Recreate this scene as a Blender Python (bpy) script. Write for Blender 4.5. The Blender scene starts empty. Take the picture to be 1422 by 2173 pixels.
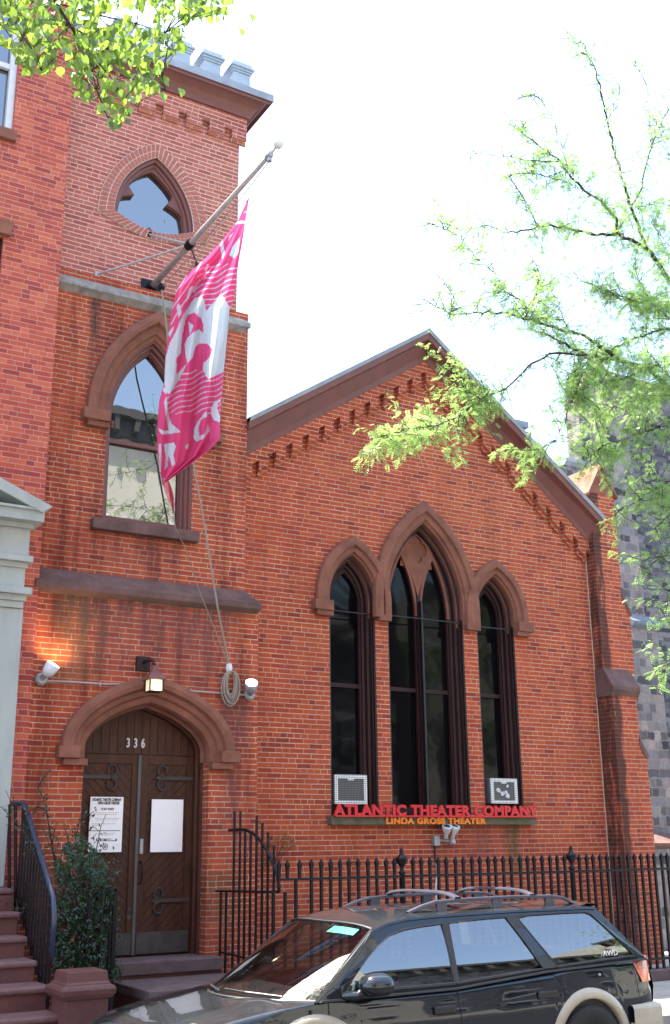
import bpy, bmesh, math, random
import numpy as np
from mathutils import Vector, Matrix
from mathutils.geometry import tessellate_polygon
R = math.radians
sc = bpy.context.scene
col = sc.collection
random.seed(7)

# ---------------------------------------------------------------- camera
W0, H0, F0 = 1422.0, 2173.0, 2366.0
PITCH, YAW, ROLL = R(16.6), R(31.1), R(-0.62)
CAM = Vector((0.0, 0.0, 1.95))
fw = Vector((math.sin(YAW)*math.cos(PITCH), math.cos(YAW)*math.cos(PITCH), math.sin(PITCH)))
r0 = Vector((math.cos(YAW), -math.sin(YAW), 0)); u0 = r0.cross(fw)
rt = r0*math.cos(ROLL) + u0*math.sin(ROLL); up = u0*math.cos(ROLL) - r0*math.sin(ROLL)
cam = bpy.data.cameras.new('camera'); co = bpy.data.objects.new('camera', cam); col.objects.link(co)
m = Matrix((rt, up, -fw)).transposed().to_4x4(); m.translation = CAM
co.matrix_world = m
cam.sensor_fit = 'VERTICAL'; cam.sensor_height = 24; cam.lens = F0/H0*24
cam.clip_start = .05; cam.clip_end = 2000
sc.camera = co

def at(u, v, Y):                       # the world point at depth Y seen at pixel (u, v) of the photograph
    d = rt*(u-711.0) - up*(v-1086.5) + fw*F0
    return CAM + d*(Y/d.y)
def ax(u, v, Y): return at(u, v, Y).x
def az(u, v, Y): return at(u, v, Y).z

# ---------------------------------------------------------------- world, sun, exposure
SUN_EL, SUN_AZ = 69, -36               # azimuth measured from +Y towards +X
w = bpy.data.worlds.new('World'); sc.world = w; w.use_nodes = True
nt = w.node_tree; bg = nt.nodes['Background']
sky = nt.nodes.new('ShaderNodeTexSky'); sky.sky_type = 'NISHITA'; sky.sun_disc = False
sky.sun_elevation = R(SUN_EL); sky.sun_rotation = R(SUN_AZ); sky.air_density = 1.2; sky.dust_density = 2.5
nt.links.new(sky.outputs[0], bg.inputs[0]); bg.inputs[1].default_value = 0.15
sd = Vector((math.sin(R(SUN_AZ))*math.cos(R(SUN_EL)), math.cos(R(SUN_AZ))*math.cos(R(SUN_EL)), math.sin(R(SUN_EL))))
L = bpy.data.lights.new('sun', 'SUN'); L.energy = 4.5; L.angle = R(.5); L.color = (1, .95, .87)
lo = bpy.data.objects.new('sun', L); col.objects.link(lo); lo.rotation_euler = sd.to_track_quat('Z', 'Y').to_euler()
sc.view_settings.view_transform = 'Standard'; sc.view_settings.look = 'None'
sc.view_settings.gamma = 1; sc.view_settings.exposure = 2.36
sc.cycles.max_bounces = 7; sc.cycles.transparent_max_bounces = 12

# ---------------------------------------------------------------- materials
class NT:
    def __init__(s, name):
        s.m = bpy.data.materials.new(name); s.m.use_nodes = True
        s.t = s.m.node_tree; s.b = s.t.nodes['Principled BSDF']; s.out = s.t.nodes['Material Output']
    def n(s, kind, ins=None, **props):
        x = s.t.nodes.new('ShaderNode'+kind)
        for k, v in props.items(): setattr(x, k, v)
        for k, v in (ins or {}).items(): s.set(x.inputs[k], v)
        return x
    def set(s, sock, v):
        if isinstance(v, bpy.types.NodeSocket): s.t.links.new(v, sock)
        elif isinstance(v, bpy.types.Node): s.t.links.new(v.outputs[0], sock)
        elif isinstance(v, (tuple, list)) and len(v) == 3 and sock.type == 'RGBA': sock.default_value = (*v, 1)
        else: sock.default_value = v
    def math(s, op, a, b=None, c=None):
        x = s.n('Math', operation=op); s.set(x.inputs[0], a)
        if b is not None: s.set(x.inputs[1], b)
        if c is not None: s.set(x.inputs[2], c)
        return x.outputs[0]
    def mix(s, f, a, b, blend='MIX'):
        x = s.n('Mix', data_type='RGBA', blend_type=blend)
        s.set(x.inputs[0], f); s.set(x.inputs[6], a); s.set(x.inputs[7], b)
        return x.outputs[2]
    def ramp(s, f, stops, interp='LINEAR'):
        x = s.n('ValToRGB'); s.set(x.inputs[0], f); cr = x.color_ramp; cr.interpolation = interp
        while len(cr.elements) < len(stops): cr.elements.new(.5)
        for e, (p, c) in zip(cr.elements, stops): e.position = p; e.color = (*c, 1) if len(c) == 3 else c
        return x.outputs[0]
    def noise(s, vec, scale, detail=4, rough=.55, dist=0):
        x = s.n('TexNoise', {'Scale': scale, 'Detail': detail, 'Roughness': rough, 'Distortion': dist})
        if vec is not None: s.set(x.inputs['Vector'], vec)
        return x.outputs[0]
    def map(s, vec, scale):
        x = s.n('Mapping', {'Vector': vec}); x.inputs['Scale'].default_value = scale; return x.outputs[0]

def brick(name, w_=.215, h_=.0668, mort=.010, tones=None, mcol=(.74,.53,.37), header=.14, dirt=.5, wob=.004, mvar=.5, rough=.9, stains_and_bands=(), grain=.35, gs=60):
    t = NT(name)
    uv = t.n('UVMap').outputs[0]
    pos = t.n('NewGeometry').outputs['Position']
    nz = t.n('TexNoise', {'Vector': uv, 'Scale': 9.0, 'Detail': 3}).outputs[1]
    off = t.n('VectorMath', {0: nz, 1: (.5,.5,.5)}, operation='SUBTRACT').outputs[0]
    off = t.n('VectorMath', {0: off, 1: (wob*2, wob*2, 0)}, operation='MULTIPLY').outputs[0]
    v = t.n('VectorMath', {0: uv, 1: off}, operation='ADD').outputs[0]
    sp = t.n('SeparateXYZ', {0: v}); U, V = sp.outputs[0], sp.outputs[1]
    rv = t.math('DIVIDE', V, h_); row = t.math('FLOOR', rv); fv = t.math('FRACT', rv)
    odd = t.math('MULTIPLY', t.math('FLOORED_MODULO', row, 2), .5)
    rj = t.n('TexWhiteNoise', {'W': row}, noise_dimensions='1D').outputs[0]
    cu = t.math('ADD', t.math('ADD', t.math('DIVIDE', U, w_), odd), t.math('MULTIPLY', rj, .42))
    cc = t.math('FLOOR', cu); fu = t.math('FRACT', cu)
    idv = t.n('CombineXYZ', {0: cc, 1: row, 2: 3.0}).outputs[0]
    hr = t.n('TexWhiteNoise', {'Vector': idv}, noise_dimensions='3D').outputs[0]
    ish = t.math('LESS_THAN', hr, header)
    half = t.math('MULTIPLY', t.math('GREATER_THAN', fu, .5), ish)
    id2 = t.n('CombineXYZ', {0: cc, 1: row, 2: t.math('MULTIPLY', half, 5.0)}).outputs[0]
    cr = t.n('TexWhiteNoise', {'Vector': id2}, noise_dimensions='3D').outputs[0]
    du = t.math('MULTIPLY', t.math('MINIMUM', fu, t.math('SUBTRACT', 1.0, fu)), w_)
    d2 = t.math('ADD', t.math('MULTIPLY', t.math('ABSOLUTE', t.math('SUBTRACT', fu, .5)), w_), t.math('MULTIPLY', t.math('SUBTRACT', 1.0, ish), 9.0))
    dv = t.math('MULTIPLY', t.math('MINIMUM', fv, t.math('SUBTRACT', 1.0, fv)), h_)
    m1_ = t.n('MapRange', {0: t.math('MINIMUM', du, d2), 1: mort*.28, 2: mort*.55, 3: 1.0, 4: 0.0}).outputs[0]
    m2_ = t.n('MapRange', {0: dv, 1: mort*.32, 2: mort*.62, 3: 1.0, 4: 0.0}).outputs[0]
    fade = t.ramp(t.n('TexWhiteNoise', {'Vector': t.n('VectorMath', {0: id2, 1: (7.3,1.1,2.2)}, operation='ADD').outputs[0]}, noise_dimensions='3D').outputs[0], [(.0,(.35,.35,.35)),(1,(1,1,1))])
    msk = t.math('MAXIMUM', t.math('MULTIPLY', m1_, fade), m2_)
    tones = tones or [(0,(.25,.050,.030)),(.08,(.33,.066,.034)),(.45,(.40,.084,.036)),(.85,(.45,.102,.040)),(1,(.37,.080,.042))]
    bc = t.ramp(cr, tones)
    sm = t.noise(uv, gs, 4, .7); bc = t.mix(t.math('MULTIPLY', sm, grain), bc, t.mix(1.0, bc, (.55,.5,.5), 'MULTIPLY'))
    mn = t.ramp(t.noise(uv, 1.7, 5, .65), [(.3,(1,1,1)),(.72,(1-mvar,1-mvar,1-mvar))])
    mc = t.mix(1.0, mcol, mn, 'MULTIPLY')
    mc = t.mix(.25, mc, bc)
    c = t.mix(msk, bc, mc)
    # weathering: broad blotches and rain streaks
    st = t.noise(t.map(uv, (3.2, .28, 1)), 1.0, 6, .65)
    sf = t.ramp(st, [(.46,(0,0,0)),(.66,(1,1,1))])
    c = t.mix(t.math('MULTIPLY', sf, dirt), c, t.mix(1.0, c, (.42,.36,.38), 'MULTIPLY'))
    bl = t.noise(uv, .5, 4, .6)
    c = t.mix(t.math('MULTIPLY', t.ramp(bl, [(.35,(0,0,0)),(.7,(1,1,1))]), .35), c, t.mix(1.0, c, (1.15,.78,.85), 'MULTIPLY'))
    sx = t.n('SeparateXYZ', {0: pos})
    for (x, z0, z1, wd, cl, amt) in stains_and_bands:       # stain runs below ledges and the pier's dark edge band, fixed to the wall
        dx = t.math('DIVIDE', t.math('ABSOLUTE', t.math('ADD', t.math('SUBTRACT', sx.outputs[0], x), t.math('MULTIPLY', t.math('SUBTRACT', t.noise(pos, 2.2, 3), .5), wd*1.2))), wd)
        fx = t.ramp(dx, [(.15,(1,1,1)),(1,(0,0,0))])
        fz = t.n('MapRange', {0: sx.outputs[2], 1: z0, 2: z1, 3: 0.0, 4: 1.0}).outputs[0]
        tp = t.math('LESS_THAN', sx.outputs[2], z1)
        n2 = t.ramp(t.noise(t.map(pos, (9, 9, 1.5)), 1.0, 5, .7), [(.3,(0,0,0)),(.6,(1,1,1))])
        f = t.math('MULTIPLY', t.math('MULTIPLY', fx, t.math('POWER', fz, .4)), t.math('MULTIPLY', t.math('MULTIPLY', n2, tp), amt*1.25))
        c = t.mix(f, c, t.mix(.82, c, cl))
    t.set(t.b.inputs['Base Color'], c); t.b.inputs['Roughness'].default_value = rough
    t.b.inputs['Specular IOR Level'].default_value = .25
    hgt = t.math('ADD', t.math('MULTIPLY', msk, -1.0), t.math('MULTIPLY', sm, .5))
    bp = t.n('Bump', {'Height': hgt, 'Strength': .6, 'Distance': .006}); t.set(t.b.inputs['Normal'], bp)
    return t.m

def plain(name, c, rough=.7, metal=0, var=.3, scale=6, bump=.1, c2=None, spec=.5, coat=0, streak=False):
    t = NT(name); uv = t.n('NewGeometry').outputs['Position'] if True else None
    vec = t.map(uv, (scale, scale, scale*(.25 if streak else 1)))
    n = t.noise(vec, 1.0, 6, .65)
    c2 = c2 or tuple(x*(1-var) for x in c)
    f = t.ramp(n, [(.32,(0,0,0)),(.68,(1,1,1))])
    base = t.mix(f, c, c2)
    t.set(t.b.inputs['Base Color'], base); t.b.inputs['Roughness'].default_value = rough; t.b.inputs['Metallic'].default_value = metal
    t.b.inputs['Specular IOR Level'].default_value = spec; t.b.inputs['Coat Weight'].default_value = coat
    if bump:
        nb = t.noise(uv, 40, 4, .7)
        bp = t.n('Bump', {'Height': nb, 'Strength': bump, 'Distance': .01}); t.set(t.b.inputs['Normal'], bp)
    return t.m

def facing(t, f0, nrm=None):            # Schlick reflectance of a pane, the same from both sides
    geo = t.n('NewGeometry')
    dp = t.n('VectorMath', {0: nrm or geo.outputs['Normal'], 1: geo.outputs['Incoming']}, operation='DOT_PRODUCT').outputs['Value']
    g = t.math('SUBTRACT', 1.0, t.math('ABSOLUTE', dp))
    return t.math('ADD', f0, t.math('MULTIPLY', 1-f0, t.math('POWER', g, 5.0)))

def glass_dark(name, tint=(.012,.014,.016), ior=1.9, wav=.25, rough=.01):
    t = NT(name); pos = t.n('NewGeometry').outputs['Position']
    b = t.n('Bump', {'Height': t.noise(pos, 1.6, 2, .4), 'Strength': wav, 'Distance': .02})
    d = t.n('BsdfDiffuse', {'Color': tint}); g = t.n('BsdfGlossy', {'Roughness': rough, 'Normal': b.outputs[0]})
    g.inputs['Color'].default_value = (1, 1, 1, 1)
    mx = t.n('MixShader', {0: facing(t, ((ior-1)/(ior+1))**2, b.outputs[0]), 1: d.outputs[0], 2: g.outputs[0]})
    t.set(t.out.inputs[0], mx.outputs[0]); return t.m

def glass_clear(name, tint=(.45,.55,.52), ior=1.6):
    t = NT(name)
    d = t.n('BsdfTransparent', {'Color': tint}); g = t.n('BsdfGlossy', {'Roughness': .01}); g.inputs['Color'].default_value = (1,1,1,1)
    mx = t.n('MixShader', {0: facing(t, ((ior-1)/(ior+1))**2), 1: d.outputs[0], 2: g.outputs[0]})
    t.set(t.out.inputs[0], mx.outputs[0]); return t.m

def leafmat(name, c, tr, var=.35):
    t = NT(name)
    rnd = t.n('AttributeNode' if False else 'Attribute', attribute_name='tone').outputs['Fac']
    ca = t.mix(rnd, tuple(x*(1-var) for x in c), tuple(min(1, x*(1+var)) for x in c))
    cb = t.mix(rnd, tuple(x*(1-var) for x in tr), tuple(min(1, x*(1+var)) for x in tr))
    d = t.n('BsdfDiffuse', {'Color': ca}); tl = t.n('BsdfTranslucent', {'Color': cb}); g = t.n('BsdfGlossy', {'Roughness': .35}); g.inputs['Color'].default_value=(.9,.95,1,1)
    m1 = t.n('MixShader', {0: .5, 1: d.outputs[0], 2: tl.outputs[0]})
    m2 = t.n('MixShader', {0: .05, 1: m1.outputs[0], 2: g.outputs[0]})
    t.set(t.out.inputs[0], m2.outputs[0]); return t.m

def emis(name, c, s):
    t = NT(name); t.set(t.b.inputs['Base Color'], c); t.set(t.b.inputs['Emission Color'], c); t.b.inputs['Emission Strength'].default_value = s
    return t.m

M = {}
YL, YM, YU, YW, YN = 13.0, 13.2, 13.3, 13.5, 12.93
GRN, DRK, PUR = (.06,.075,.03), (.035,.028,.03), (.10,.045,.05)
M['brick'] = brick('church brick', dirt=.3, mort=.0125,
    stains_and_bands=[(ax(1090,1800,YW), az(1090,1860,YW), az(1090,1750,YW), .22, GRN, .9), (ax(1000,1800,YW), az(1000,1860,YW), az(1000,1750,YW), .9, PUR, .55)])
M['tbrick'] = brick('tower brick', dirt=.95, mort=.0135, mcol=(.76,.56,.39), header=.16, mvar=.6,
    stains_and_bands=[(ax(160,1400,YL), az(160,1460,YL), az(160,1230,YL), .45, GRN, .95), (ax(270,1330,YL), az(270,1440,YL), az(270,1240,YL), 1.4, PUR, .9),
            (ax(205,650,YM), az(205,830,YM), az(205,610,YM), .12, DRK, 1.0), (ax(320,680,YM), az(320,760,YM), az(320,640,YM), .25, PUR, .9),
            (ax(300,1150,YM), az(300,1240,YM), az(300,1140,YM), .9, PUR, .5), (ax(470,1900,YL), az(470,1960,YL), az(470,1850,YL), .3, GRN, .7),
            (ax(430,1380,YL), az(430,1480,YL), az(430,1290,YL), .5, PUR, .8), (ax(492,1600,YL), az(492,1800,YL), az(492,1470,YL), .3, PUR, .9)])
M['ubrick'] = brick('repointed tower brick', dirt=.12, mort=.014, mcol=(.80,.62,.50), header=.1, mvar=.2,
    tones=[(0,(.31,.095,.075)),(.4,(.39,.13,.095)),(1,(.46,.17,.12))])
M['nbrick'] = brick('townhouse brick', dirt=.2, mort=.009, mcol=(.62,.42,.36), header=.3, mvar=.2,
    tones=[(0,(.30,.062,.05)),(.3,(.40,.085,.055)),(.7,(.47,.115,.065)),(1,(.53,.15,.08))])
M['bbrick'] = brick('pier brick', dirt=.3, mort=.0105, stains_and_bands=[])
t_ = brick('grey stone blocks', w_=.34, h_=.17, mort=.026, mcol=(.33,.29,.26), header=.5, wob=.05, dirt=.5, mvar=.5, grain=1.3, gs=14,
    tones=[(0,(.06,.068,.075)),(.2,(.17,.185,.20)),(.5,(.33,.33,.31)),(.75,(.25,.265,.285)),(.9,(.45,.42,.37)),(1,(.12,.135,.15))]); M['stone'] = t_
M['slate'] = brick('dark coursed stone', w_=.42, h_=.10, mort=.02, mcol=(.14,.14,.145), header=.5, wob=.05, dirt=.3, mvar=.4, grain=1.2, gs=14,
    tones=[(0,(.04,.047,.055)),(.5,(.16,.178,.195)),(.8,(.28,.285,.285)),(1,(.09,.10,.12))])
M['brownstone'] = plain('brownstone', (.26,.105,.066), .85, c2=(.15,.06,.04), scale=3.2, bump=.5, spec=.3)
M['brownwood'] = plain('brown painted timber', (.18,.062,.052), .55, var=.25, scale=4, bump=.08)
M['sill'] = plain('weathered brownstone sill', (.16,.09,.078), .85, c2=(.085,.05,.045), scale=4, bump=.5, spec=.3)
M['mosssill'] = plain('mossy stone sill', (.17,.14,.11), .9, c2=(.08,.10,.05), scale=5, bump=.25, spec=.3)
M['ledge'] = plain('grey weathered ledge', (.34,.34,.31), .85, c2=(.16,.14,.13), scale=7, bump=.25)
M['flash'] = plain('lead grey flashing', (.30,.33,.38), .5, c2=(.20,.22,.25), scale=4, bump=.1)
M['battl'] = plain('blue grey painted metal', (.34,.42,.50), .5, c2=(.28,.34,.40), scale=4, bump=.08)
M['greystone'] = plain('grey painted stone', (.40,.44,.41), .75, c2=(.30,.33,.31), scale=2.2, bump=.12, streak=True)
M['iron'] = plain('black painted iron', (.006,.005,.008), .42, spec=.25, c2=(.012,.009,.011), scale=14, bump=.15)
M['blueiron'] = plain('worn glossy rail paint', (.02,.03,.06), .22, c2=(.03,.04,.08), scale=14, bump=.05)
M['doorwood'] = plain('dark stained door wood', (.085,.031,.016), .55, spec=.25, c2=(.042,.017,.010), scale=9, bump=.2, streak=True)
M['frame'] = plain('dark oxblood window frame', (.036,.013,.014), .5, spec=.25, c2=(.022,.009,.010), scale=6, bump=.05)
M['black'] = plain('black storm frame', (.008,.008,.009), .45, var=.2, bump=0)
M['groove'] = plain('dark joint', (.012,.007,.006), .9, var=.2, bump=0)
M['glass'] = glass_dark('reflecting pane', ior=3.0, wav=.10)
M['dglass'] = glass_dark('dim screened pane', tint=(.004,.004,.005), ior=1.28, wav=.3, rough=.06)
M['white'] = plain('white paper', (.88,.88,.88), .35, var=.04, bump=0)
M['whitepaint'] = plain('white paint', (.62,.64,.66), .5, var=.12, bump=.05)
M['ink'] = plain('black ink', (.02,.02,.02), .6, var=.1, bump=0)
M['pale_ink'] = plain('faded ink', (.50,.45,.40), .6, var=.1, bump=0)
M['red'] = plain('red sign enamel', (.60,.012,.02), .4, var=.12, bump=0)
M['orange'] = plain('orange sign enamel', (.85,.22,.01), .4, var=.1, bump=0)
M['steel'] = plain('galvanised steel', (.36,.37,.38), .45, metal=.4, var=.25, bump=.05)
M['pole'] = plain('weathered pole paint', (.42,.38,.38), .45, var=.25, scale=10, bump=.05)
M['conduit'] = plain('painted conduit', (.42,.30,.28), .5, var=.2, bump=0)
M['rope'] = plain('grey rope', (.30,.25,.20), .9, var=.3, scale=60, bump=.3)
M['asphalt'] = plain('asphalt', (.042,.042,.045), .9, c2=(.028,.028,.03), scale=1.5, bump=.4)
M['concrete'] = plain('sidewalk concrete', (.30,.29,.27), .85, c2=(.20,.195,.185), scale=1.3, bump=.25)
M['stoop'] = plain('brownstone step paint', (.12,.042,.034), .6, c2=(.07,.026,.024), scale=5, bump=.25)
M['tread'] = plain('worn brownstone tread', (.16,.085,.08), .55, c2=(.10,.05,.05), scale=4, bump=.2)
M['slab'] = plain('worn bluestone slab', (.15,.105,.10), .8, c2=(.085,.05,.05), scale=4, bump=.2)
M['bark'] = plain('dark bark', (.045,.032,.026), .9, c2=(.02,.015,.013), scale=20, bump=.6)
M['leaf1'] = leafmat('linden leaf', (.08,.16,.025), (.30,.46,.05), .55)
M['leaf2'] = leafmat('locust leaflet', (.12,.24,.05), (.40,.60,.17), .4)
M['leaf3'] = leafmat('shrub leaf', (.035,.075,.03), (.05,.09,.02), .5)
M['leaf4'] = leafmat('dry weed leaf', (.20,.15,.04), (.25,.2,.04), .4)
M['cream'] = plain('cream stucco', (.58,.55,.46), .8, var=.12, scale=1, bump=.1)
M['darkroof'] = plain('dark cornice', (.06,.055,.05), .6, var=.2)

# ---------------------------------------------------------------- mesh helpers
ROOT = {}
def tag(o, label=None, cat=None, group=None, kind=None):
    if label: o['label'] = label
    if cat: o['category'] = cat
    if group: o['group'] = group
    if kind: o['kind'] = kind
    return o
def thing(name, loc, label, cat, group=None):
    o = bpy.data.objects.new(name, None); col.objects.link(o); o.location = loc; o.empty_display_size = .2
    ROOT[o.name] = Vector(loc); return tag(o, label, cat, group)

class MB:
    def __init__(s): s.v = []; s.f = []
    def add(s, vs, fs):
        k = len(s.v); s.v += [tuple(x) for x in vs]; s.f += [tuple(i+k for i in f) for f in fs]; return s
    def box(s, x0, x1, y0, y1, z0, z1):
        x0, x1 = sorted((x0, x1)); y0, y1 = sorted((y0, y1)); z0, z1 = sorted((z0, z1))
        return s.add([(x0,y0,z0),(x1,y0,z0),(x1,y1,z0),(x0,y1,z0),(x0,y0,z1),(x1,y0,z1),(x1,y1,z1),(x0,y1,z1)],
              [(0,3,2,1),(4,5,6,7),(0,1,5,4),(1,2,6,5),(2,3,7,6),(3,0,4,7)])
    def prism(s, pts, y0, y1, holes=(), back=True, fn=None):   # polygon in x,z extruded from y0 (front) to y1
        loops = [list(pts)] + [list(h) for h in holes]
        P3 = [[Vector((a, b, 0)) for a, b in l] for l in loops]
        tri = tessellate_polygon(P3)
        flat = [p for l in loops for p in l]; n = len(flat)
        fr = [(a, y0, b) for a, b in flat]; bk = [(a, y1, b) for a, b in flat]
        F = []
        def area(i, j, k):
            (x1_, z1_), (x2, z2), (x3, z3) = flat[i], flat[j], flat[k]
            return (x2-x1_)*(z3-z1_)-(x3-x1_)*(z2-z1_)
        for i, j, k in tri:
            if area(i, j, k) < 0: j, k = k, j
            F.append((i, j, k) if y0 < y1 else (i, k, j))
            if back: F.append((n+i, n+k, n+j) if y0 < y1 else (n+i, n+j, n+k))
        o = 0
        for li, l in enumerate(loops):
            m_ = len(l); a = sum(l[i][0]*l[(i+1)%m_][1]-l[(i+1)%m_][0]*l[i][1] for i in range(m_))
            for i in range(m_):
                p, q = o+i, o+(i+1)%m_
                ccw = (a > 0) == (li == 0)
                F.append((p, n+p, n+q, q) if ccw else (p, q, n+q, n+p))
            o += m_
        V = fr+bk
        if fn: V = [fn(*v) for v in V]
        return s.add(V, F)
    def extx(s, prof, x0, x1):          # profile in y,z extruded along x
        n = len(prof); V = [(x0, a, b) for a, b in prof]+[(x1, a, b) for a, b in prof]
        F = [(i, (i+1)%n, n+(i+1)%n, n+i) for i in range(n)] + [tuple(range(n))[::-1], tuple(range(n, 2*n))]
        return s.add(V, F)
    def tube(s, path, r, n=8, caps=True):
        path = [Vector(p) for p in path]; rs = r if isinstance(r, (list, tuple)) else [r]*len(path)
        rings = []; prev = None
        for i, p in enumerate(path):
            d = (path[min(i+1, len(path)-1)]-path[max(i-1, 0)]).normalized()
            if prev is None:
                a = d.orthogonal().normalized()
            else:
                a = (prev - d*prev.dot(d)); a = a.normalized() if a.length > 1e-6 else d.orthogonal().normalized()
            prev = a; b = d.cross(a)
            rings.append([p+(a*math.cos(2*math.pi*k/n)+b*math.sin(2*math.pi*k/n))*rs[i] for k in range(n)])
        V = [v for rg in rings for v in rg]; F = []
        for i in range(len(path)-1):
            for k in range(n):
                F.append((i*n+k, i*n+(k+1)%n, (i+1)*n+(k+1)%n, (i+1)*n+k))
        if caps: F += [tuple(range(n))[::-1], tuple(range((len(path)-1)*n, len(path)*n))]
        return s.add(V, F)
    def lathe(s, c, prof, n=16, axis=None):   # prof (radius, height) about z, or about axis
        c = Vector(c); q = Vector(axis).to_track_quat('Z', 'Y') if axis is not None else None
        V = []
        for r_, h in prof:
            for k in range(n):
                p = Vector((r_*math.cos(2*math.pi*k/n), r_*math.sin(2*math.pi*k/n), h))
                if q: p = q @ p
                V.append(c+p)
        m_ = len(prof); F = [(i*n+k, i*n+(k+1)%n, (i+1)*n+(k+1)%n, (i+1)*n+k) for i in range(m_-1) for k in range(n)]
        F += [tuple(range(n))[::-1], tuple(range((m_-1)*n, m_*n))]
        return s.add(V, F)
    def grid(s, rows, closed=False):
        n = len(rows[0]); V = [p for r_ in rows for p in r_]; F = []
        for i in range(len(rows)-1):
            for k in range(n if closed else n-1):
                F.append((i*n+k, i*n+(k+1)%n, (i+1)*n+(k+1)%n, (i+1)*n+k))
        return s.add(V, F)
    def build(s, name, mat, parent=None, smooth=False, bevel=0, solid=0, label=None, cat=None, group=None, kind=None, recalc=True, uvoff=(0,0)):
        V = np.array(s.v, dtype=float)
        if parent is not None: org = ROOT[parent.name]
        else:
            org = Vector(((V[:,0].min()+V[:,0].max())/2, (V[:,1].min()+V[:,1].max())/2, V[:,2].min()))
        me = bpy.data.meshes.new(name); me.from_pydata([tuple(v) for v in (V-np.array(org))], [], s.f)
        bm = bmesh.new(); bm.from_mesh(me)
        if recalc: bmesh.ops.recalc_face_normals(bm, faces=bm.faces)
        uvl = bm.loops.layers.uv.new('UVMap')
        for f in bm.faces:
            n = f.normal; a = (abs(n.x), abs(n.y), abs(n.z)); k = a.index(max(a)); f.smooth = smooth
            for l in f.loops:
                p = l.vert.co+org
                l[uvl].uv = ((p.y, p.z) if k == 0 else (p.x, p.z) if k == 1 else (p.x, p.y))
                l[uvl].uv = (l[uvl].uv[0]+uvoff[0], l[uvl].uv[1]+uvoff[1])
        bm.to_mesh(me); bm.free()
        for mm in (mat if isinstance(mat, (list, tuple)) else [mat]): me.materials.append(mm)
        o = bpy.data.objects.new(name, me); col.objects.link(o)
        if parent is not None: o.parent = parent
        else: o.location = org
        ROOT[o.name] = Vector(org)
        if smooth == 'auto' or (smooth and bevel == 0): me.shade_smooth() if False else None
        if bevel:
            md = o.modifiers.new('bevel', 'BEVEL'); md.width = bevel; md.segments = 2; md.limit_method = 'ANGLE'; md.angle_limit = R(40)
            md.harden_normals = False
        if solid:
            md = o.modifiers.new('solid', 'SOLIDIFY'); md.thickness = solid; md.offset = 0
        return tag(o, label, cat, group, kind)

def copy_of(o, parent, loc):
    c = o.copy(); col.objects.link(c); c.parent = parent; c.location = loc; return c

def offs(pts, d):                       # offset an open polyline (x,z) to its left by d, mitred
    out = []; n = len(pts)
    for i in range(n):
        p = Vector(pts[i])
        a = (p-Vector(pts[i-1])).normalized() if i > 0 else None
        b = (Vector(pts[i+1])-p).normalized() if i < n-1 else None
        a = a or b; b = b or a
        na, nb = Vector((-a.y, a.x)), Vector((-b.y, b.x)); mm = (na+nb).normalized()
        k = d/max(.35, mm.dot(na)); out.append((p.x+mm.x*k, p.y+mm.y*k))
    return out
def lancet(xl, xr, zs, za, zb, n=12):   # bottom left, up, over the point and down: interior on the right
    a = (xr-xl)/2; h = za-zs; Rr = (a*a+h*h)/(2*a); pts = [(xl, zb)]
    th = math.atan2(h, Rr-a)
    for i in range(n+1):
        t = th*i/n; pts.append((xl+Rr-Rr*math.cos(t), zs+Rr*math.sin(t)))
    pts += [(2*(xl+a)-x, z) for x, z in pts[:-1][::-1]]
    return pts
def tudor(xl, xr, zs, za, zb, n=14, k=.35):
    a = (xr-xl)/2; h = za-zs; xm = xl+a; pts = [(xl, zb)]
    for i in range(n+1):
        t = math.cos(math.pi/2*i/n)
        pts.append((xm-a*t, zs+h*((1-k)*math.sqrt(max(0, 1-t*t))+k*(1-t))))
    pts += [(2*xm-x, z) for x, z in pts[:-1][::-1]]
    return pts
def moulding(mb, base, prof, cap=True):  # prof: list of (offset outward, y)
    rows = [[(x, y, z) for x, z in offs(base, d)] for d, y in prof]
    mb.grid(rows)
    if cap:
        n = len(rows[0]); m_ = len(rows)
        for idx in (0, n-1):
            mb.add([rows[j][idx] for j in range(m_)], [tuple(range(m_))])
    return mb
def clipz(pts, z):                       # replace the vertical feet of an arch line by feet ending at z
    q = [p for p in pts]; q[0] = (q[0][0], z); q[-1] = (q[-1][0], z); return q
def text(body, name, size, mat, parent, p, ext=.01, off=0.0, rotz=0, width=None, align='LEFT', sp=1.0, **kw):
    c = bpy.data.curves.new(name, 'FONT'); c.body = body; c.size = size; c.extrude = ext; c.offset = off; c.align_x = align; c.space_character = sp
    o = bpy.data.objects.new(name, c); col.objects.link(o); bpy.context.view_layer.update()
    me = bpy.data.meshes.new_from_object(o); bpy.data.objects.remove(o); bpy.data.curves.remove(c)
    xs = [v.co.x for v in me.vertices]; w_ = max(xs)-min(xs); k = (width/w_) if width else 1
    org = ROOT[parent.name] if parent is not None else Vector(p)
    rz = Matrix.Rotation(rotz, 4, 'Z') @ Matrix.Rotation(R(90), 4, 'X')
    for v in me.vertices:
        q = Vector((v.co.x*k, v.co.y, v.co.z)); v.co = rz @ q + Vector(p) - org
    me.materials.append(mat)
    o = bpy.data.objects.new(name, me); col.objects.link(o)
    if parent is not None: o.parent = parent
    else: o.location = org
    ROOT[o.name] = Vector(org)
    return tag(o, **kw)

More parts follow.
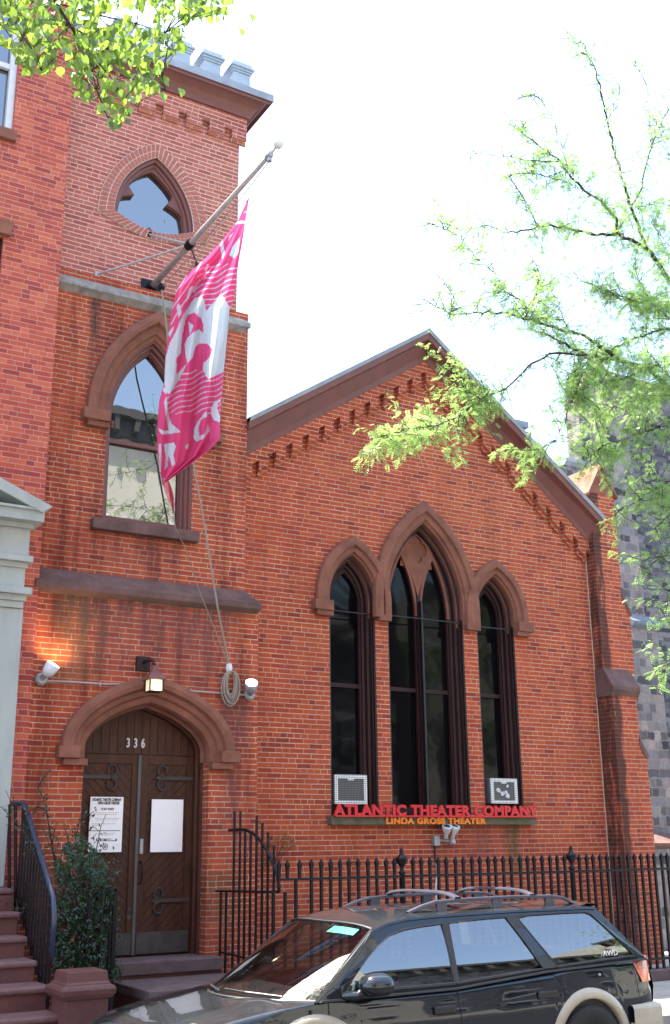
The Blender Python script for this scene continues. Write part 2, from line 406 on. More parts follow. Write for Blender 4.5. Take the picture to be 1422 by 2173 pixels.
# ================================================================ SETTING
def slab(name, x0, x1, y0, y1, z0, z1, mat):
    return MB().box(x0, x1, y0, y1, z0, z1).build(name, mat, kind='structure')
slab('ground', -400, 400, -400, 400, -.6, -.05, M['asphalt'])
slab('road', -60, 90, 0.9, 9.38, -.04, 0, M['asphalt'])
slab('kerb', -60, 90, 9.39, 9.53, -.03, .145, M['concrete'])
t = NT('sidewalk flags'); pos = t.n('NewGeometry').outputs['Position']
bt = t.n('TexBrick', {'Vector': pos, 'Color1': (.30,.29,.27), 'Color2': (.25,.245,.23), 'Mortar': (.07,.07,.065), 'Scale': 1.0, 'Mortar Size': .008, 'Brick Width': 1.5, 'Row Height': 1.5}, offset=0.0)
t.set(t.b.inputs['Base Color'], t.mix(.4, bt.outputs[0], t.ramp(t.noise(pos, 2, 6), [(.3,(.2,.19,.18)),(.7,(.34,.33,.31))]))); t.b.inputs['Roughness'].default_value = .9
M['walk'] = t.m
slab('sidewalk', -60, 90, 9.54, 40, -.04, .15, M['walk'])
slab('sidewalk', -60, 90, -9, .74, -.04, .15, M['walk'])
slab('kerb', -60, 90, .75, .89, -.03, .145, M['concrete'])

# ================================================================ CHURCH
ch = thing('brick_church', (8, 13.5, .15), 'red brick church with square tower, gabled front and three tall pointed windows', 'church')
XTL = ax(112, 800, YN) - .02                       # where the townhouse meets the tower
xU = ax(505, 480, YU); xM = ax(523, 980, YM); xL = ax(546.8, 1500, YL)
XG = ax(1268, 1500, YW)                            # gable wall meets the corner pier
GZ = .15
# -- gable wall
apx = at(893, 757, YW)
zl = az(527, 948, YW); xl_ = ax(527, 948, YW)
pr = at(1249, 1150, YW)
slL = (apx.z-zl)/(apx.x-xl_)
slR = (apx.z-pr.z)/(pr.x-apx.x)
def rakeL(x): return apx.z-(apx.x-x)*slL
def rakeR(x): return apx.z-(x-apx.x)*slR
zs_w = az(912, 1731, YW)                           # window foot
xi = lambda u, v: ax(u, v, YW)
zi = lambda u, v: az(u, v, YW)
win = []
for (ul, vl, ur, vr, ua, va) in ((699,1306,796,1314,745.6,1179),(823,1316,983,1335,895,1112),(1012,1340,1091.5,1352,1041,1225.7)):
    a, b = xi(ul, vl), xi(ur, vr)
    win.append(dict(xl=a, xr=b, za=zi((ul+ur)/2+2, va)))
win[0]['zs'] = zi(699, 1262); win[1]['zs'] = zi(823, 1262); win[2]['zs'] = zi(1091, 1315)
win[0]['zf'] = zi(699, 1302); win[1]['zf'] = zi(823, 1320); win[2]['zf'] = zi(1091, 1350)
zsame = (win[0]['zs']+win[2]['zs'])/2
for q in win: q['zs'] = zsame; q['zf'] = zsame-.24
win[1]['zs'] = zsame+.02
REV = .30
holes = []
for q in win:
    q['arch'] = lancet(q['xl'], q['xr'], q['zs'], q['za'], zs_w)
    holes.append(offs(q['arch'], -0.0)[::1])
gw = MB()
XG0 = xM-.3
gw.prism([(XG0, GZ), (XG+.05, GZ), (XG+.05, rakeR(XG+.05)), (apx.x, apx.z), (XG0, rakeL(XG0))], YW, YW+REV, holes=holes)
gw.build('gable_wall', M['brick'], ch)
# nave body and roof behind
MB().box(XG0+.1, XG, YW+REV+.6, 34, GZ, rakeR(XG)-.1).build('nave_wall', M['brick'], ch)
MB().box(XG0+.3, XG-.2, YW+1.0, YW+1.1, GZ, zsame+2).build('interior_partition', M['black'], ch)
rf = MB(); ov = .38
P_ap = at(910, 700, YW-ov); P_l = at(525, 890, YW-ov); P_r = at(1268, 1084, YW-ov)
k1 = (P_ap.z-P_l.z)/(P_ap.x-P_l.x); k2 = (P_ap.z-P_r.z)/(P_r.x-P_ap.x)
def cornice(x0, z0, x1, z1, side):
    # sloping cornice from the wall joint out to the lip: soffit, bed mould, fascia and metal edge
    pass
d0 = .10
cz = P_ap.z-apx.z
XE = xM+.004
def up_line(dz): return [(XE, rakeL(XE)+dz), (apx.x, apx.z+dz), (XG+.02, rakeR(XG+.02)+dz)]
kx = (P_ap.x-apx.x)
# lip line follows its own measured slopes
xe = XG+.12
lipline = lambda dz: [(XE, P_ap.z-(P_ap.x-XE)*k1+dz), (P_ap.x, P_ap.z+dz), (xe, P_ap.z-(xe-P_ap.x)*k2+dz)]
bed0, bed1 = up_line(-.12), up_line(.02)
cor = MB()
rows = [[(x, YW-.005, z) for x, z in bed0], [(x, YW-.11, z) for x, z in bed0], [(x, YW-.13, z) for x, z in up_line(-.02)],
        [(x, YW-ov+.10, z) for x, z in lipline(-.17)], [(x, YW-ov+.02, z) for x, z in lipline(-.15)], [(x, YW-ov, z) for x, z in lipline(-.045)]]
cor.grid(rows); cor.add([q[0] for q in rows]+[(XE, YW-.005, rows[-1][0][2]+.02)], [tuple(range(len(rows)+1))]); cor.build('raking_cornice', M['brownwood'], ch)
edge = MB(); edge.grid([[(x, YW-ov-.012, z) for x, z in lipline(-.05)], [(x, YW-ov-.03, z) for x, z in lipline(.02)], [(x, YW+.4, z) for x, z in lipline(.05)], [(x, YW+.4, z) for x, z in lipline(-.1)]])
edge.build('roof_edge', M['flash'], ch)
rf.grid([[(x, YW+.38, z) for x, z in lipline(.045)], [(x, 34, z) for x, z in lipline(.045)], [(x, 34, z-.2) for x, z in lipline(.0)]])
rf.build('roof', M['slate'], ch)
# small brackets studded under the cornice
nb = 12
for i in range(nb):
    for s_ in (0, 1):
        f = (i+.5)/nb
        if s_ == 0: x = xl_+(apx.x-xl_)*f; z = rakeL(x)+.22
        else: x = apx.x+(XG-apx.x)*f; z = rakeR(x)+.2
# corbel table following both rakes
cb = MB(); PJ = .10
def slope_box(mb, x0, x1, f, za, zb, y0, y1):
    mb.add([(x0,y0,f(x0)+za),(x1,y0,f(x1)+za),(x1,y1,f(x1)+za),(x0,y1,f(x0)+za),(x0,y0,f(x0)+zb),(x1,y0,f(x1)+zb),(x1,y1,f(x1)+zb),(x0,y1,f(x0)+zb)],
           [(0,3,2,1),(4,5,6,7),(0,1,5,4),(1,2,6,5),(2,3,7,6),(3,0,4,7)])
for f, x0, x1 in ((rakeL, XE, apx.x), (rakeR, apx.x, XG)):
    slope_box(cb, x0, x1, f, -.30, -.115, YW-PJ, YW-.003)
    n = round(abs(x1-x0)/.27)
    for i in range(n):
        a = x0+(x1-x0)*(i+.10)/n; b = x0+(x1-x0)*(i+.70)/n
        slope_box(cb, a, b, f, -.45, -.302, YW-PJ+.004, YW-.003)
        slope_box(cb, a, b, f, -.53, -.452, YW-PJ*.5, YW-.003)
cb.build('corbel_band', M['brick'], ch)

# -- the three lancets
hood = MB()
HP = lambda w_: [(w_, YW-.002), (w_+.012, YW-.05), (w_, YW-.10), (w_*.72, YW-.125), (w_*.52, YW-.12), (w_*.46, YW-.075), (w_*.16, YW-.07), (w_*.10, YW-.03), (0, YW-.02), (-.004, YW+.06), (-.045, YW+.09), (-.05, YW+.16)]
for i, q in enumerate(win):
    w_ = .235 if i != 1 else .27
    base = [p for p in clipz(q['arch'], q['zf'])]
    h = MB(); moulding(h, base, HP(w_))
    # label stops
    for sgn, xx in ((-1, q['xl']), (1, q['xr'])):
        if (i == 0 and sgn < 0) or (i == 2 and sgn > 0):
            a, b = (xx+sgn*.0, xx+sgn*(w_+.07))
            h.box(a, b, YW-.14, YW-.003, q['zf']+.015, q['zf']+.16)
            h.box(a-sgn*.01, b-sgn*.05, YW-.11, YW-.003, q['zf']-.06, q['zf']+.013)
        elif i == 1:
            pxl = (win[0]['xr']+win[1]['xl'])/2 if sgn < 0 else (win[1]['xr']+win[2]['xl'])/2
            hw = (win[1]['xl']-win[0]['xr'])/2-.005 if sgn < 0 else (win[2]['xl']-win[1]['xr'])/2-.005
            h.box(pxl-hw, pxl+hw, YW-.115, YW-.003, q['zf']-.05, q['zf']+.04)
    h.build('hood_mould', M['brownstone'], ch, bevel=.006)
def inset(q, d): return offs(q['arch'], -d)
for i, q in enumerate(win):
    wn = None
    fr = MB()
    o_ = inset(q, -.02); o_[0] = (o_[0][0], zs_w); o_[-1] = (o_[-1][0], zs_w)
    # stepped reveal mouldings in dark timber
    prof = [(-.0, YW+.05), (-.035, YW+.06), (-.04, YW+.12), (-.075, YW+.13), (-.08, YW+.19), (-.115, YW+.20), (-.12, YW+.26)]
    moulding(fr, q['arch'], prof, cap=False)
    fo = fr.build('window', M['frame'], ch)
    xl, xr, zs, za = q['xl'], q['xr'], q['zs'], q['za']
    s = MB(); zmid = zi(900, 1461)
    if i == 1:
        xm = (xl+xr)/2
        hl = lancet(xl+.15, xm-.055, zs-.12, zs+.80, zs_w+.12)
        hr_ = lancet(xm+.055, xr-.15, zs-.12, zs+.80, zs_w+.12)
        oo = offs(q['arch'], -.10)
        s.prism(oo, YW+.225, YW+.27, holes=[hl, hr_])
        s.box(xl+.13, xm-.05, YW+.24, YW+.28, zmid-.03, zmid+.03); s.box(xm+.05, xr-.13, YW+.24, YW+.28, zmid-.03, zmid+.03)
        s.box(xm-.03, xm+.03, YW+.17, YW+.224, zs_w, zs+.2)
        s.build('sash', M['frame'], fo)
        tp = MB()
        for side in (hl, hr_): moulding(tp, [p for p in side if p[1] > zs-.3], [(.0, YW+.224), (.0, YW+.19), (.045, YW+.19), (.045, YW+.224)], cap=False)
        # quatrefoil panel in the head
        c = Vector((xm, zs+.93)); r_ = .135; pts = []
        pan = [(xm, zs+.18), (xm+.10, zs+.48), (xm+.24, zs+.74), (xm+.33, zs+.82), (xm+.22, zs+1.05), (xm, za-.13), (xm-.22, zs+1.05), (xm-.33, zs+.82), (xm-.24, zs+.74), (xm-.10, zs+.48)]
        hole = []
        for k in range(32):
            a = 2*math.pi*k/32; rr = .135*(1+.42*abs(math.cos(2*a))**.7); hole.append((c.x+rr*math.cos(a+math.pi/2), c.y+rr*math.sin(a+math.pi/2)*1.15))
        tp.prism(pan, YW+.185, YW+.222, holes=[hole]); tp.prism([(xm-.3, zs+.65), (xm+.3, zs+.65), (xm+.24, zs+1.05), (xm, za-.15), (xm-.24, zs+1.05)], YW+.216, YW+.2235)
        tp.build('tracery_panel', M['brownstone'], fo, bevel=.004)
    else:
        hh = lancet(xl+.15, xr-.15, zs, za-.22, zs_w+.55)
        s.prism(offs(q['arch'], -.10), YW+.225, YW+.27, holes=[hh]); s.box(xl+.13, xr-.13, YW+.24, YW+.28, zmid-.03, zmid+.03)
        s.build('sash', M['frame'], fo)
    g = MB(); g.prism(offs(q['arch'], -.09), YW+.285, YW+.295); g.build('pane', M['dglass'], fo)
    b = MB()
    for xx in (xl+.012, xr-.012): b.box(xx-.012, xx+.012, YW+.012, YW+.045, zs_w, zs-.15)
    b.box(xl+.024, xr-.024, YW+.014, YW+.04, zs-.20, zs-.185)
    if i == 1: b.box((xl+xr)/2-.016, (xl+xr)/2+.016, YW+.10, YW+.16, zs_w, zs+.1)
    b.build('storm_frame', M['black'], fo)
# sill
SX0, SX1 = xi(694, 1745), xi(1128, 1745)
MB().box(SX0, SX1, YW-.13, YW-.003, az(900,1750,YW-.13), az(900,1732,YW-.13)).build('window_sill', M['mosssill'], ch, bevel=.008)

# -- tower
zc = lambda u, v, Y: az(u, v, Y)
ZL1 = az(300, 1262, YL-.06); ZLt = az(300, 1232, YM)               # lower ledge lip and top
ZU1 = az(330, 646, YM-.1); ZUt = az(310, 620, YU)
ZC = az(522, 256, YU)                                                # wall top under the cornice
# door opening
DX0, DX1 = ax(178, 1610, YL), ax(443, 1640, YL)
DZS, DZA = az(310, 1590, YL), az(315, 1490, YL); DZB = .70
door_arch = tudor(DX0, DX1, DZS, DZA, DZB-.03, k=.30)
lw = MB(); lw.prism([(XTL, GZ), (DX0, GZ), (DX0, DZB), (DX1, DZB), (DX1, GZ), (xL, GZ), (xL, ZL1+.02), (XTL, ZL1+.02)], YL, YL+.02, holes=()) if False else None
outer = [(XTL, GZ), (xL, GZ), (xL, ZL1), (XTL, ZL1)]
lw.prism(outer, YL, YL+.45, holes=[door_arch]); lw.build('tower_wall', M['tbrick'], ch)
MB().box(XTL, xL, YL+.452, 17, GZ, ZL1).build('tower_wall', M['tbrick'], ch)
# middle stage with window
WX0, WX1 = ax(219, 1050, YM), ax(408, 1050, YM)
WZB = az(310, 1118, YM); WZS = az(222, 880, YM); WZA = az(331, 722, YM)
warch = lancet(WX0, WX1, WZS, WZA, WZB, n=14)
mw = MB(); mw.prism([(XTL, ZL1+.003), (xM, ZL1+.003), (xM, ZUt), (XTL, ZUt)], YM, YM+.35, holes=[warch]); mw.build('tower_wall', M['tbrick'], ch)
MB().box(XTL, xM, YM+.352, 17, ZL1+.003, ZUt).build('tower_wall', M['tbrick'], ch)
# upper stage with trefoil opening
TL, TR, TA = at(241.6, 445.5, YU), at(409.5, 495, YU), at(332, 335, YU)
TZ = (TL.z+TR.z)/2; TC = (TL.x+TR.x)/2; hwid = (TR.x-TL.x)/2
def arc3(xc, zb, hw, za, d, n=12, sag=.17):          # curved triangle: point on top, bowed foot
    a = hw+d; h = za-zb+d*1.35; zb2 = zb-d*.35
    base = lancet(xc-a, xc+a, zb2, zb2+h, zb2, n)[1:-1]
    s_ = sag*(1+d)
    low = [(xc+a-2*a*i/n, zb2-s_*math.sin(math.pi*i/n)) for i in range(1, n)]
    return base+low
tri_in = arc3(TC, TZ, hwid, TA.z, 0)
uw = MB(); uw.prism([(XTL, ZUt+.003), (xU, ZUt+.003), (xU, ZC+.2), (XTL, ZC+.2)], YU, YU+.3, holes=[tri_in]); uw.build('tower_wall', M['ubrick'], ch)
MB().box(XTL, xU, YU+.302, 17, ZUt+.003, ZC+.2).build('tower_wall', M['ubrick'], ch)
# voussoir ring: two rows of headers, mortar grooves by real bricks
ring = MB(); mort = MB()
tri_m = arc3(TC, TZ, hwid, TA.z, .115); tri_o = arc3(TC, TZ, hwid, TA.z, .235)
def resample(loop, step):
    L_ = [Vector(p) for p in loop]+[Vector(loop[0])]; out = []; acc = 0; tot = sum((L_[i+1]-L_[i]).length for i in range(len(L_)-1)); n = int(tot/step)
    ts = [tot*i/n for i in range(n)]; i = 0; run = 0
    for t_ in ts:
        while run+(L_[i+1]-L_[i]).length < t_: run += (L_[i+1]-L_[i]).length; i += 1
        f = (t_-run)/(L_[i+1]-L_[i]).length; out.append(L_[i].lerp(L_[i+1], f))
    return out
def at_same(loop, n): return resample_n(loop, n)
def resample_n(loop, n):
    L_ = [Vector(p) for p in loop]+[Vector(loop[0])]; tot = sum((L_[i+1]-L_[i]).length for i in range(len(L_)-1)); out = []; i = 0; run = 0
    for k in range(n):
        t_ = tot*k/n
        while run+(L_[i+1]-L_[i]).length < t_: run += (L_[i+1]-L_[i]).length; i += 1
        f = (t_-run)/(L_[i+1]-L_[i]).length; out.append(L_[i].lerp(L_[i+1], f))
    return out
mort.prism(tri_o, YU-.022, YU-.002, holes=[tri_in]); mort.build('arch_ring', plain('pale mortar', (.66,.57,.48), .9, var=.15), ch)
NV = 62
def sub_pt(loopf, k, sub=10): return None
for (la, lb) in ((0.008, .108), (.122, .228)):
    A = resample_n(arc3(TC, TZ, hwid, TA.z, la), NV*10); B = resample_n(arc3(TC, TZ, hwid, TA.z, lb), NV*10)
    for k in range(NV):
        i0, i1 = (k*10+1) % (NV*10), (k*10+9) % (NV*10)
        q = [A[i0], A[i1], B[i1], B[i0]]
        ring.add([(p.x, YU-.030, p.y) for p in q]+[(p.x, YU-.01, p.y) for p in q], [(0,1,2,3), (0,4,5,1), (1,5,6,2), (2,6,7,3), (3,7,4,0)])
ring.build('arch_brick', plain('voussoir brick', (.40,.13,.095), .9, c2=(.30,.09,.07), scale=11), ch)
# trefoil window: stone frame with cusps
win_t = MB()
ti = arc3(TC, TZ, hwid-.10, TA.z-.13, 0, sag=.15)
cusp = []
tp0 = [Vector(p) for p in ti]; ctr = Vector((TC, TZ+.25))
for p in tp0:
    cusp.append(p)
def trefoil():
    # three lobes inside the curved triangle
    pts = []; n = 12
    xl, xr = TC-hwid+.06, TC+hwid-.10; zb = TZ+.02; za = TA.z-.17
    base = lancet(xl, xr, zb, za, zb, n)[1:-1]
    out = []
    for i, p in enumerate(base):
        out.append(p)
    # left cusp at ~45% of each side
    def cusps(seq, sgn):
        res = []
        for i, (x, z) in enumerate(seq):
            f = i/(len(seq)-1); d = 0
            g = abs(f-.42)
            if g < .17: d = .19*(1-g/.17)**1.6
            res.append((x+sgn*d*.95, z-d*.15))
        return res
    m_ = len(base)//2+1
    fine = []
    def dens(seq):
        o = []
        for a, b in zip(seq[:-1], seq[1:]):
            for k in range(4): o.append((a[0]+(b[0]-a[0])*k/4, a[1]+(b[1]-a[1])*k/4))
        return o+[seq[-1]]
    l = cusps(dens(base[:m_]), 1); r_ = cusps(dens(base[m_-1:][::-1]), -1)[::-1]
    low = []
    for i in range(1, 20):
        f = i/20; g = abs(f-.5); d = .085*(1-g/.09) if g < .09 else 0
        low.append((xr-(xr-xl)*f, zb-.13*math.sin(math.pi*f)+d))
    return l[:-1]+r_+low
tf = trefoil()
win_t.prism(tri_in, YU+.12, YU+.2, holes=[tf])
fo = win_t.build('window', M['brownwood'], ch, bevel=.006)
mm2 = MB(); moulding(mm2, lancet(TC-hwid, TC+hwid, TZ-.03, TA.z, TZ-.05)[1:-1], [(0.002, YU+.0), (-.01, YU+.03), (-.045, YU+.04), (-.05, YU+.09), (-.085, YU+.10), (-.09, YU+.14)], cap=False)
mm2.build('window_frame', M['brownwood'], fo)
MB().prism(arc3(TC, TZ, hwid-.02, TA.z-.03, 0), YU+.205, YU+.215).build('pane', M['glass'], fo)
# tower window hood, frame, pane
h = MB(); HW = .30
moulding(h, clipz(warch, WZS-.16), [(HW, YM-.002), (HW+.012, YM-.06), (HW, YM-.13), (HW*.74, YM-.15), (HW*.56, YM-.14), (HW*.5, YM-.07), (HW*.2, YM-.055), (HW*.14, YM-.015), (0, YM+.0), (-.004, YM+.06)])
for sgn, xx in ((-1, WX0), (1, WX1)):
    h.box(xx, xx+sgn*(HW+.06), YM-.17, YM-.003, WZS-.145, WZS-.0)
    h.box(xx, xx+sgn*(HW-.01), YM-.13, YM-.003, WZS-.22, WZS-.147)
h.build('hood_mould', M['brownstone'], ch, bevel=.007)
fr = MB(); moulding(fr, warch, [(0, YM+.02), (-.03, YM+.035), (-.035, YM+.09), (-.07, YM+.10), (-.075, YM+.16), (-.105, YM+.17), (-.11, YM+.23)], cap=False)
fo = fr.build('window', M['brownwood'], ch)
gl = offs(warch, -.12); gl[0] = (gl[0][0], WZB+.14); gl[-1] = (gl[-1][0], WZB+.14)
s = MB(); s.prism(warch, YM+.2, YM+.25, holes=[gl]); zr = az(232, 934, YM+.2)
s.box(WX0+.11, WX1-.11, YM+.19, YM+.24, zr-.03, zr+.02); s.build('sash', M['brownwood'], fo, bevel=.004)
MB().prism(offs(warch, -.05), YM+.252, YM+.262).build('pane', M['glass'], fo)
b = MB()
for xx, sg in ((WX0+.115, 1), (WX1-.115, -1)): b.lathe((xx+sg*.02, YM+.19, WZS-.05), [(.0, -.05), (.03, -.045), (.02, 0), (.035, .02), (.03, .05), (0, .055)], 10)
b.build('cusp_ornament', M['brownwood'], fo)
MB().box(ax(198,1105,YM-.12), ax(424,1140,YM-.12), YM-.12, YM+.1, WZB-.14, WZB+.004).build('window_sill', M['sill'], ch, bevel=.01)
# ledges
def ledge(mb, x0, x1, y_hi, z_hi, y_lip, z_lip, th, yb):
    mb.extx([(y_hi, z_hi), (y_lip, z_lip), (y_lip-.0, z_lip-th), (y_lip+.05, z_lip-th-.02), (yb, z_lip-th-.035), (y_hi+.02, z_lip-th-.035)], x0, x1)
lb = MB(); zt_ = az(300, 1228, YM)
XLIP = ax(556, 1298, YL-.1)
prof_l = [(YM-.002, zt_), (YL-.10, az(300, 1255, YL-.10)+.015), (YL-.10, az(300, 1266, YL-.10)), (YL-.03, az(300, 1266, YL-.10)-.05), (YL-.002, az(300, 1266, YL-.10)-.05), (YL+.15, az(300, 1266, YL-.1)-.05)]
zlip = az(556, 1298, YL-.10)
V = []; n = len(prof_l)
for y, z in prof_l: V.append((XTL-.03, y, z))
inset_ = [xM, XLIP, XLIP, XLIP-.05, XLIP-.05, XLIP-.05]
for (y, z), x in zip(prof_l, inset_): V.append((x, y, z))
lb.add(V, [(i, (i+1) % n, n+(i+1) % n, n+i) for i in range(n)]+[tuple(range(n)), tuple(range(n, 2*n))])
lb.build('stone_ledge', M['sill'], ch, bevel=.008)
ub = MB(); yl_ = YM-.10; XU2 = ax(533, 693, yl_); zlo = az(330, 646, yl_)
pf = [(YU-.002, az(310, 622, YU)), (yl_, zlo+.075), (yl_, zlo+.0), (yl_+.03, zlo-.02), (YM-.002, zlo-.07), (YM+.05, zlo-.07)]
V = [(XTL-.02, y, z) for y, z in pf]+[(x, y, z) for (y, z), x in zip(pf, (xU, XU2, XU2, XU2-.03, XU2-.08, XU2-.08))]
ub.add(V, [(i, (i+1) % 6, 6+(i+1) % 6, 6+i) for i in range(6)]+[tuple(range(6)), tuple(range(6, 12))])
ub.build('string_course', M['ledge'], ch, bevel=.005)
# tower corbel band and teeth
cb = MB(); PJ = .085
zb_t = az(505, 277, YU-PJ)                                 # band bottom near the right corner
cb.box(XTL-.02, xU+PJ, YU-PJ, YU+.3, zb_t, ZC+.1)
xx = xU+PJ; 
for i in range(12):
    a = xx-.245; 
    if a < XTL: break
    cb.box(a, xx, YU-PJ+.004, YU-.003, zb_t-.135, zb_t-.001)
    cb.box(a, xx, YU-PJ*.5, YU-.003, zb_t-.20, zb_t-.136)
    xx = a-.125
cb.build('corbel_band', M['ubrick'], ch)
# cornice: cove between wall and fascia, mitred at the corner
rr_ = at(579.5, 217, 1.0).x
OV = (rr_*YU-xU)/(1+rr_)
ZF = az(579.5, 217, YU-OV)
cv = MB(); rows = []
for (d, z) in [(PJ-.01, ZC-.05), (PJ+.04, ZC-.05), (PJ+.05, ZC+.02), (PJ+.10, ZC+.10), (PJ+.22, ZC+.20), (OV-.03, ZF-.04), (OV-.02, ZF-.0), (OV, ZF)]:
    rows.append([(XTL-.02, YU-d, z), (xU+d, YU-d, z), (xU+d, 17, z)])
cv.grid(rows); cv.build('cove_cornice', M['brownwood'], ch)
fz = MB(); FH = az(583, 206, YU-OV)-az(583, 217, YU-OV)+.03
fz.box(XTL-.02, xU+OV+.01, YU-OV-.01, 17, ZF+.002, ZF+FH); fz.build('fascia', M['flash'], ch)
# battlements
for (ua, ub_, vb) in ((495, 531, 186), (432, 468, 160), (370, 404, 136), (308, 340, 112), (246, 277, 88)):
    Ym = YU-OV+.10; a, b = ax(ua, vb, Ym), ax(ub_, vb, Ym); z0 = ZF+FH+.001
    mbt = MB(); hgt_ = .46
    for (e, h0, h1) in ((0, 0, hgt_*.60), (.015, hgt_*.60, hgt_*.68), (.032, hgt_*.68, hgt_*.76), (.055, hgt_*.76, hgt_*.84), (.02, hgt_*.84, hgt_*1.0)):
        mbt.box(a-e, b+e, Ym-e, Ym+.26+e, z0+h0, z0+h1-.0005)
    mbt.build('battlement', M['battl'], ch, bevel=.006)
MB().box(XTL, xU+OV-.35, YU-OV+.4, YU-OV+.5, ZF+FH, ZF+FH+.12).build('parapet', M['battl'], ch)

# -- door hood, door
h = MB(); HW = .30; yD = YL
moulding(h, clipz(door_arch, DZS-.13), [(HW, yD-.002), (HW+.012, yD-.06), (HW, yD-.13), (HW*.76, yD-.15), (HW*.58, yD-.14), (HW*.5, yD-.08), (HW*.3, yD-.07), (HW*.24, yD-.03), (.0, yD-.02), (-.02, yD+.04), (-.02, yD+.12), (-.05, yD+.16)])
for sgn, xx in ((-1, DX0), (1, DX1)):
    h.box(xx+sgn*.10, xx+sgn*(HW+.05), yD-.17, yD-.003, DZS-.14, DZS-.0)
    h.box(xx-sgn*.01, xx+sgn*(HW-.02), yD-.13, yD-.003, DZS-.22, DZS-.142)
h.build('hood_mould', M['brownstone'], ch, bevel=.008)
DY = YL+.36
df = MB(); moulding(df, door_arch, [(0, yD+.17), (-.03, yD+.18), (-.03, yD+.26), (-.06, yD+.27), (-.06, DY+.06)], cap=False); fo = df.build('door_frame', M['doorwood'], ch)
dr = thing  # door assembly
dl, dr_ = DX0+.055, DX1-.055
xc_ = ax(290, 1800, DY); dzt = az(290, 1601, DY)
tym = MB(); tym.prism([p for p in offs(door_arch, -.05) if p[1] > dzt] if False else ([(dl, dzt)]+[p for p in offs(door_arch, -.05) if p[1] > dzt+.02]+[(dr_, dzt)]), DY, DY+.04)
to = tym.build('tympanum', M['doorwood'], ch)
gv = MB(); x = dl+.06
while x < dr_-.05:
    zz = DZS+(DZA-DZS)*.94*((.7)*math.sqrt(max(0, 1-((x-(DX0+DX1)/2)/((DX1-DX0)/2))**2))+.3*(1-abs((x-(DX0+DX1)/2)/((DX1-DX0)/2))))-.06
    gv.box(x, x+.008, DY-.0025, DY+.01, dzt+.01, max(dzt+.02, zz)); x += .105
gv.build('board_joint', M['groove'], to)
dp = MB()
for a, b in ((dl, xc_-.012), (xc_+.012, dr_)):
    d = MB(); d.box(a, b, DY, DY+.05, DZB+.012, dzt-.004)
    do = d.build('door', M['doorwood'], ch, bevel=.004)
    fr = MB(); tk = .09
    fr.box(a, a+tk, DY-.018, DY-.001, DZB+.02, dzt-.01); fr.box(b-tk, b, DY-.018, DY-.001, DZB+.02, dzt-.01)
    fr.box(a+tk, b-tk, DY-.017, DY-.001, dzt-.12, dzt-.01); fr.build('stile', M['doorwood'], do, bevel=.004)
    MB().box(a+.02, b-.02, DY-.022, DY-.0185, DZB+.03, DZB+.27).build('kick_plate', plain('worn kick plate', (.085,.078,.075), .5, var=.4, scale=8, metal=.3), do)
    left = a < xc_-.3
    g2 = MB(); zz = DZB+.3
    while zz < dzt+.6:                               # diagonal plank joints
        x0_, x1_ = a+tk, b-tk; dz = (x1_-x0_)*1.02
        za_, zb_ = (zz, zz-dz)
        if not left: za_, zb_ = zb_, za_
        # clip
        def pt(f): return x0_+(x1_-x0_)*f, za_+(zb_-za_)*f
        fs = [f/12 for f in range(13) if DZB+.28 < pt(f/12)[1] < dzt-.13]
        if len(fs) > 1:
            (xa, zA), (xb, zB) = pt(fs[0]), pt(fs[-1])
            g2.add([(xa, DY-.0022, zA), (xb, DY-.0022, zB), (xb, DY-.0022, zB+.012), (xa, DY-.0022, zA+.012)], [(0, 1, 2, 3)])
        zz += .115
    g2.build('board_joint', M['groove'], do)
    for zh in (dzt-.28, DZB+.62):                    # strap hinges with scrolls
        hg = MB(); xo = a+.01 if left else b-.01; sg = 1 if left else -1
        hg.box(xo, xo+sg*.42, DY-.03, DY-.019, zh-.022, zh+.022)
        hg.prism([(xo+sg*.42, zh-.05), (xo+sg*.50, zh), (xo+sg*.42, zh+.05)], DY-.03, DY-.019)
        for q in (-1, 1):
            path = [(xo+sg*(.40+.085*math.sin(t_)*(1-t_/9)), DY-.026, zh+q*(.015+.085*(1-math.cos(t_))*(1-t_/14))) for t_ in [i*.42 for i in range(13)]]
            hg.tube(path, .012, 6)
        hg.build('strap_hinge', plain('rusty dark iron', (.05,.04,.04), .6, var=.3, scale=20), do)
    if not left:
        k = MB(); k.box(a+.01, a+.055, DY-.05, DY-.019, az(305,1812,DY), az(305,1780,DY)); k.build('lock_plate', M['steel'], do, bevel=.006)
        k = MB(); zc_ = az(305, 1850, DY); k.tube([(a+.035, DY-.02, zc_+.12), (a+.035, DY-.08, zc_+.10), (a+.035, DY-.085, zc_), (a+.035, DY-.08, zc_-.12), (a+.035, DY-.02, zc_-.14)], .011, 8); k.build('door_handle', M['iron'], do)
    else:
        MB().box(b-.02, b+.018, DY-.04, DY-.0185, DZB+.02, dzt-.01).build('astragal', plain('grey astragal', (.10,.10,.10), .5, var=.5, scale=9, streak=True), do)
bk = MB(); bk.box(dl-.1, dr_+.1, DY+.055, DY+.07, GZ, DZA+.1); bk.build('door_backing', M['black'], ch)
# steps
st = MB(); sx0, sx1 = ax(245, 2045, 12.72)-.03, ax(474, 2038, 12.72)
st.box(sx0, sx1, 12.72, YL+.40, .56, .70); st.build('step', M['slab'], ch, bevel=.012)
MB().box(sx0+.02, sx1-.02, 12.76, YL-.002, GZ, .56).build('step', M['stoop'], ch)
MB().box(sx0, sx1+.02, 11.62, 12.758, .42, .52).build('step', M['slab'], ch, bevel=.012)
MB().box(sx0+.02, sx1, 11.66, 12.75, GZ, .42).build('step', M['stoop'], ch)
MB().box(sx0, sx1+.02, 11.3, 11.658, GZ, .33).build('step', M['slab'], ch, bevel=.012)

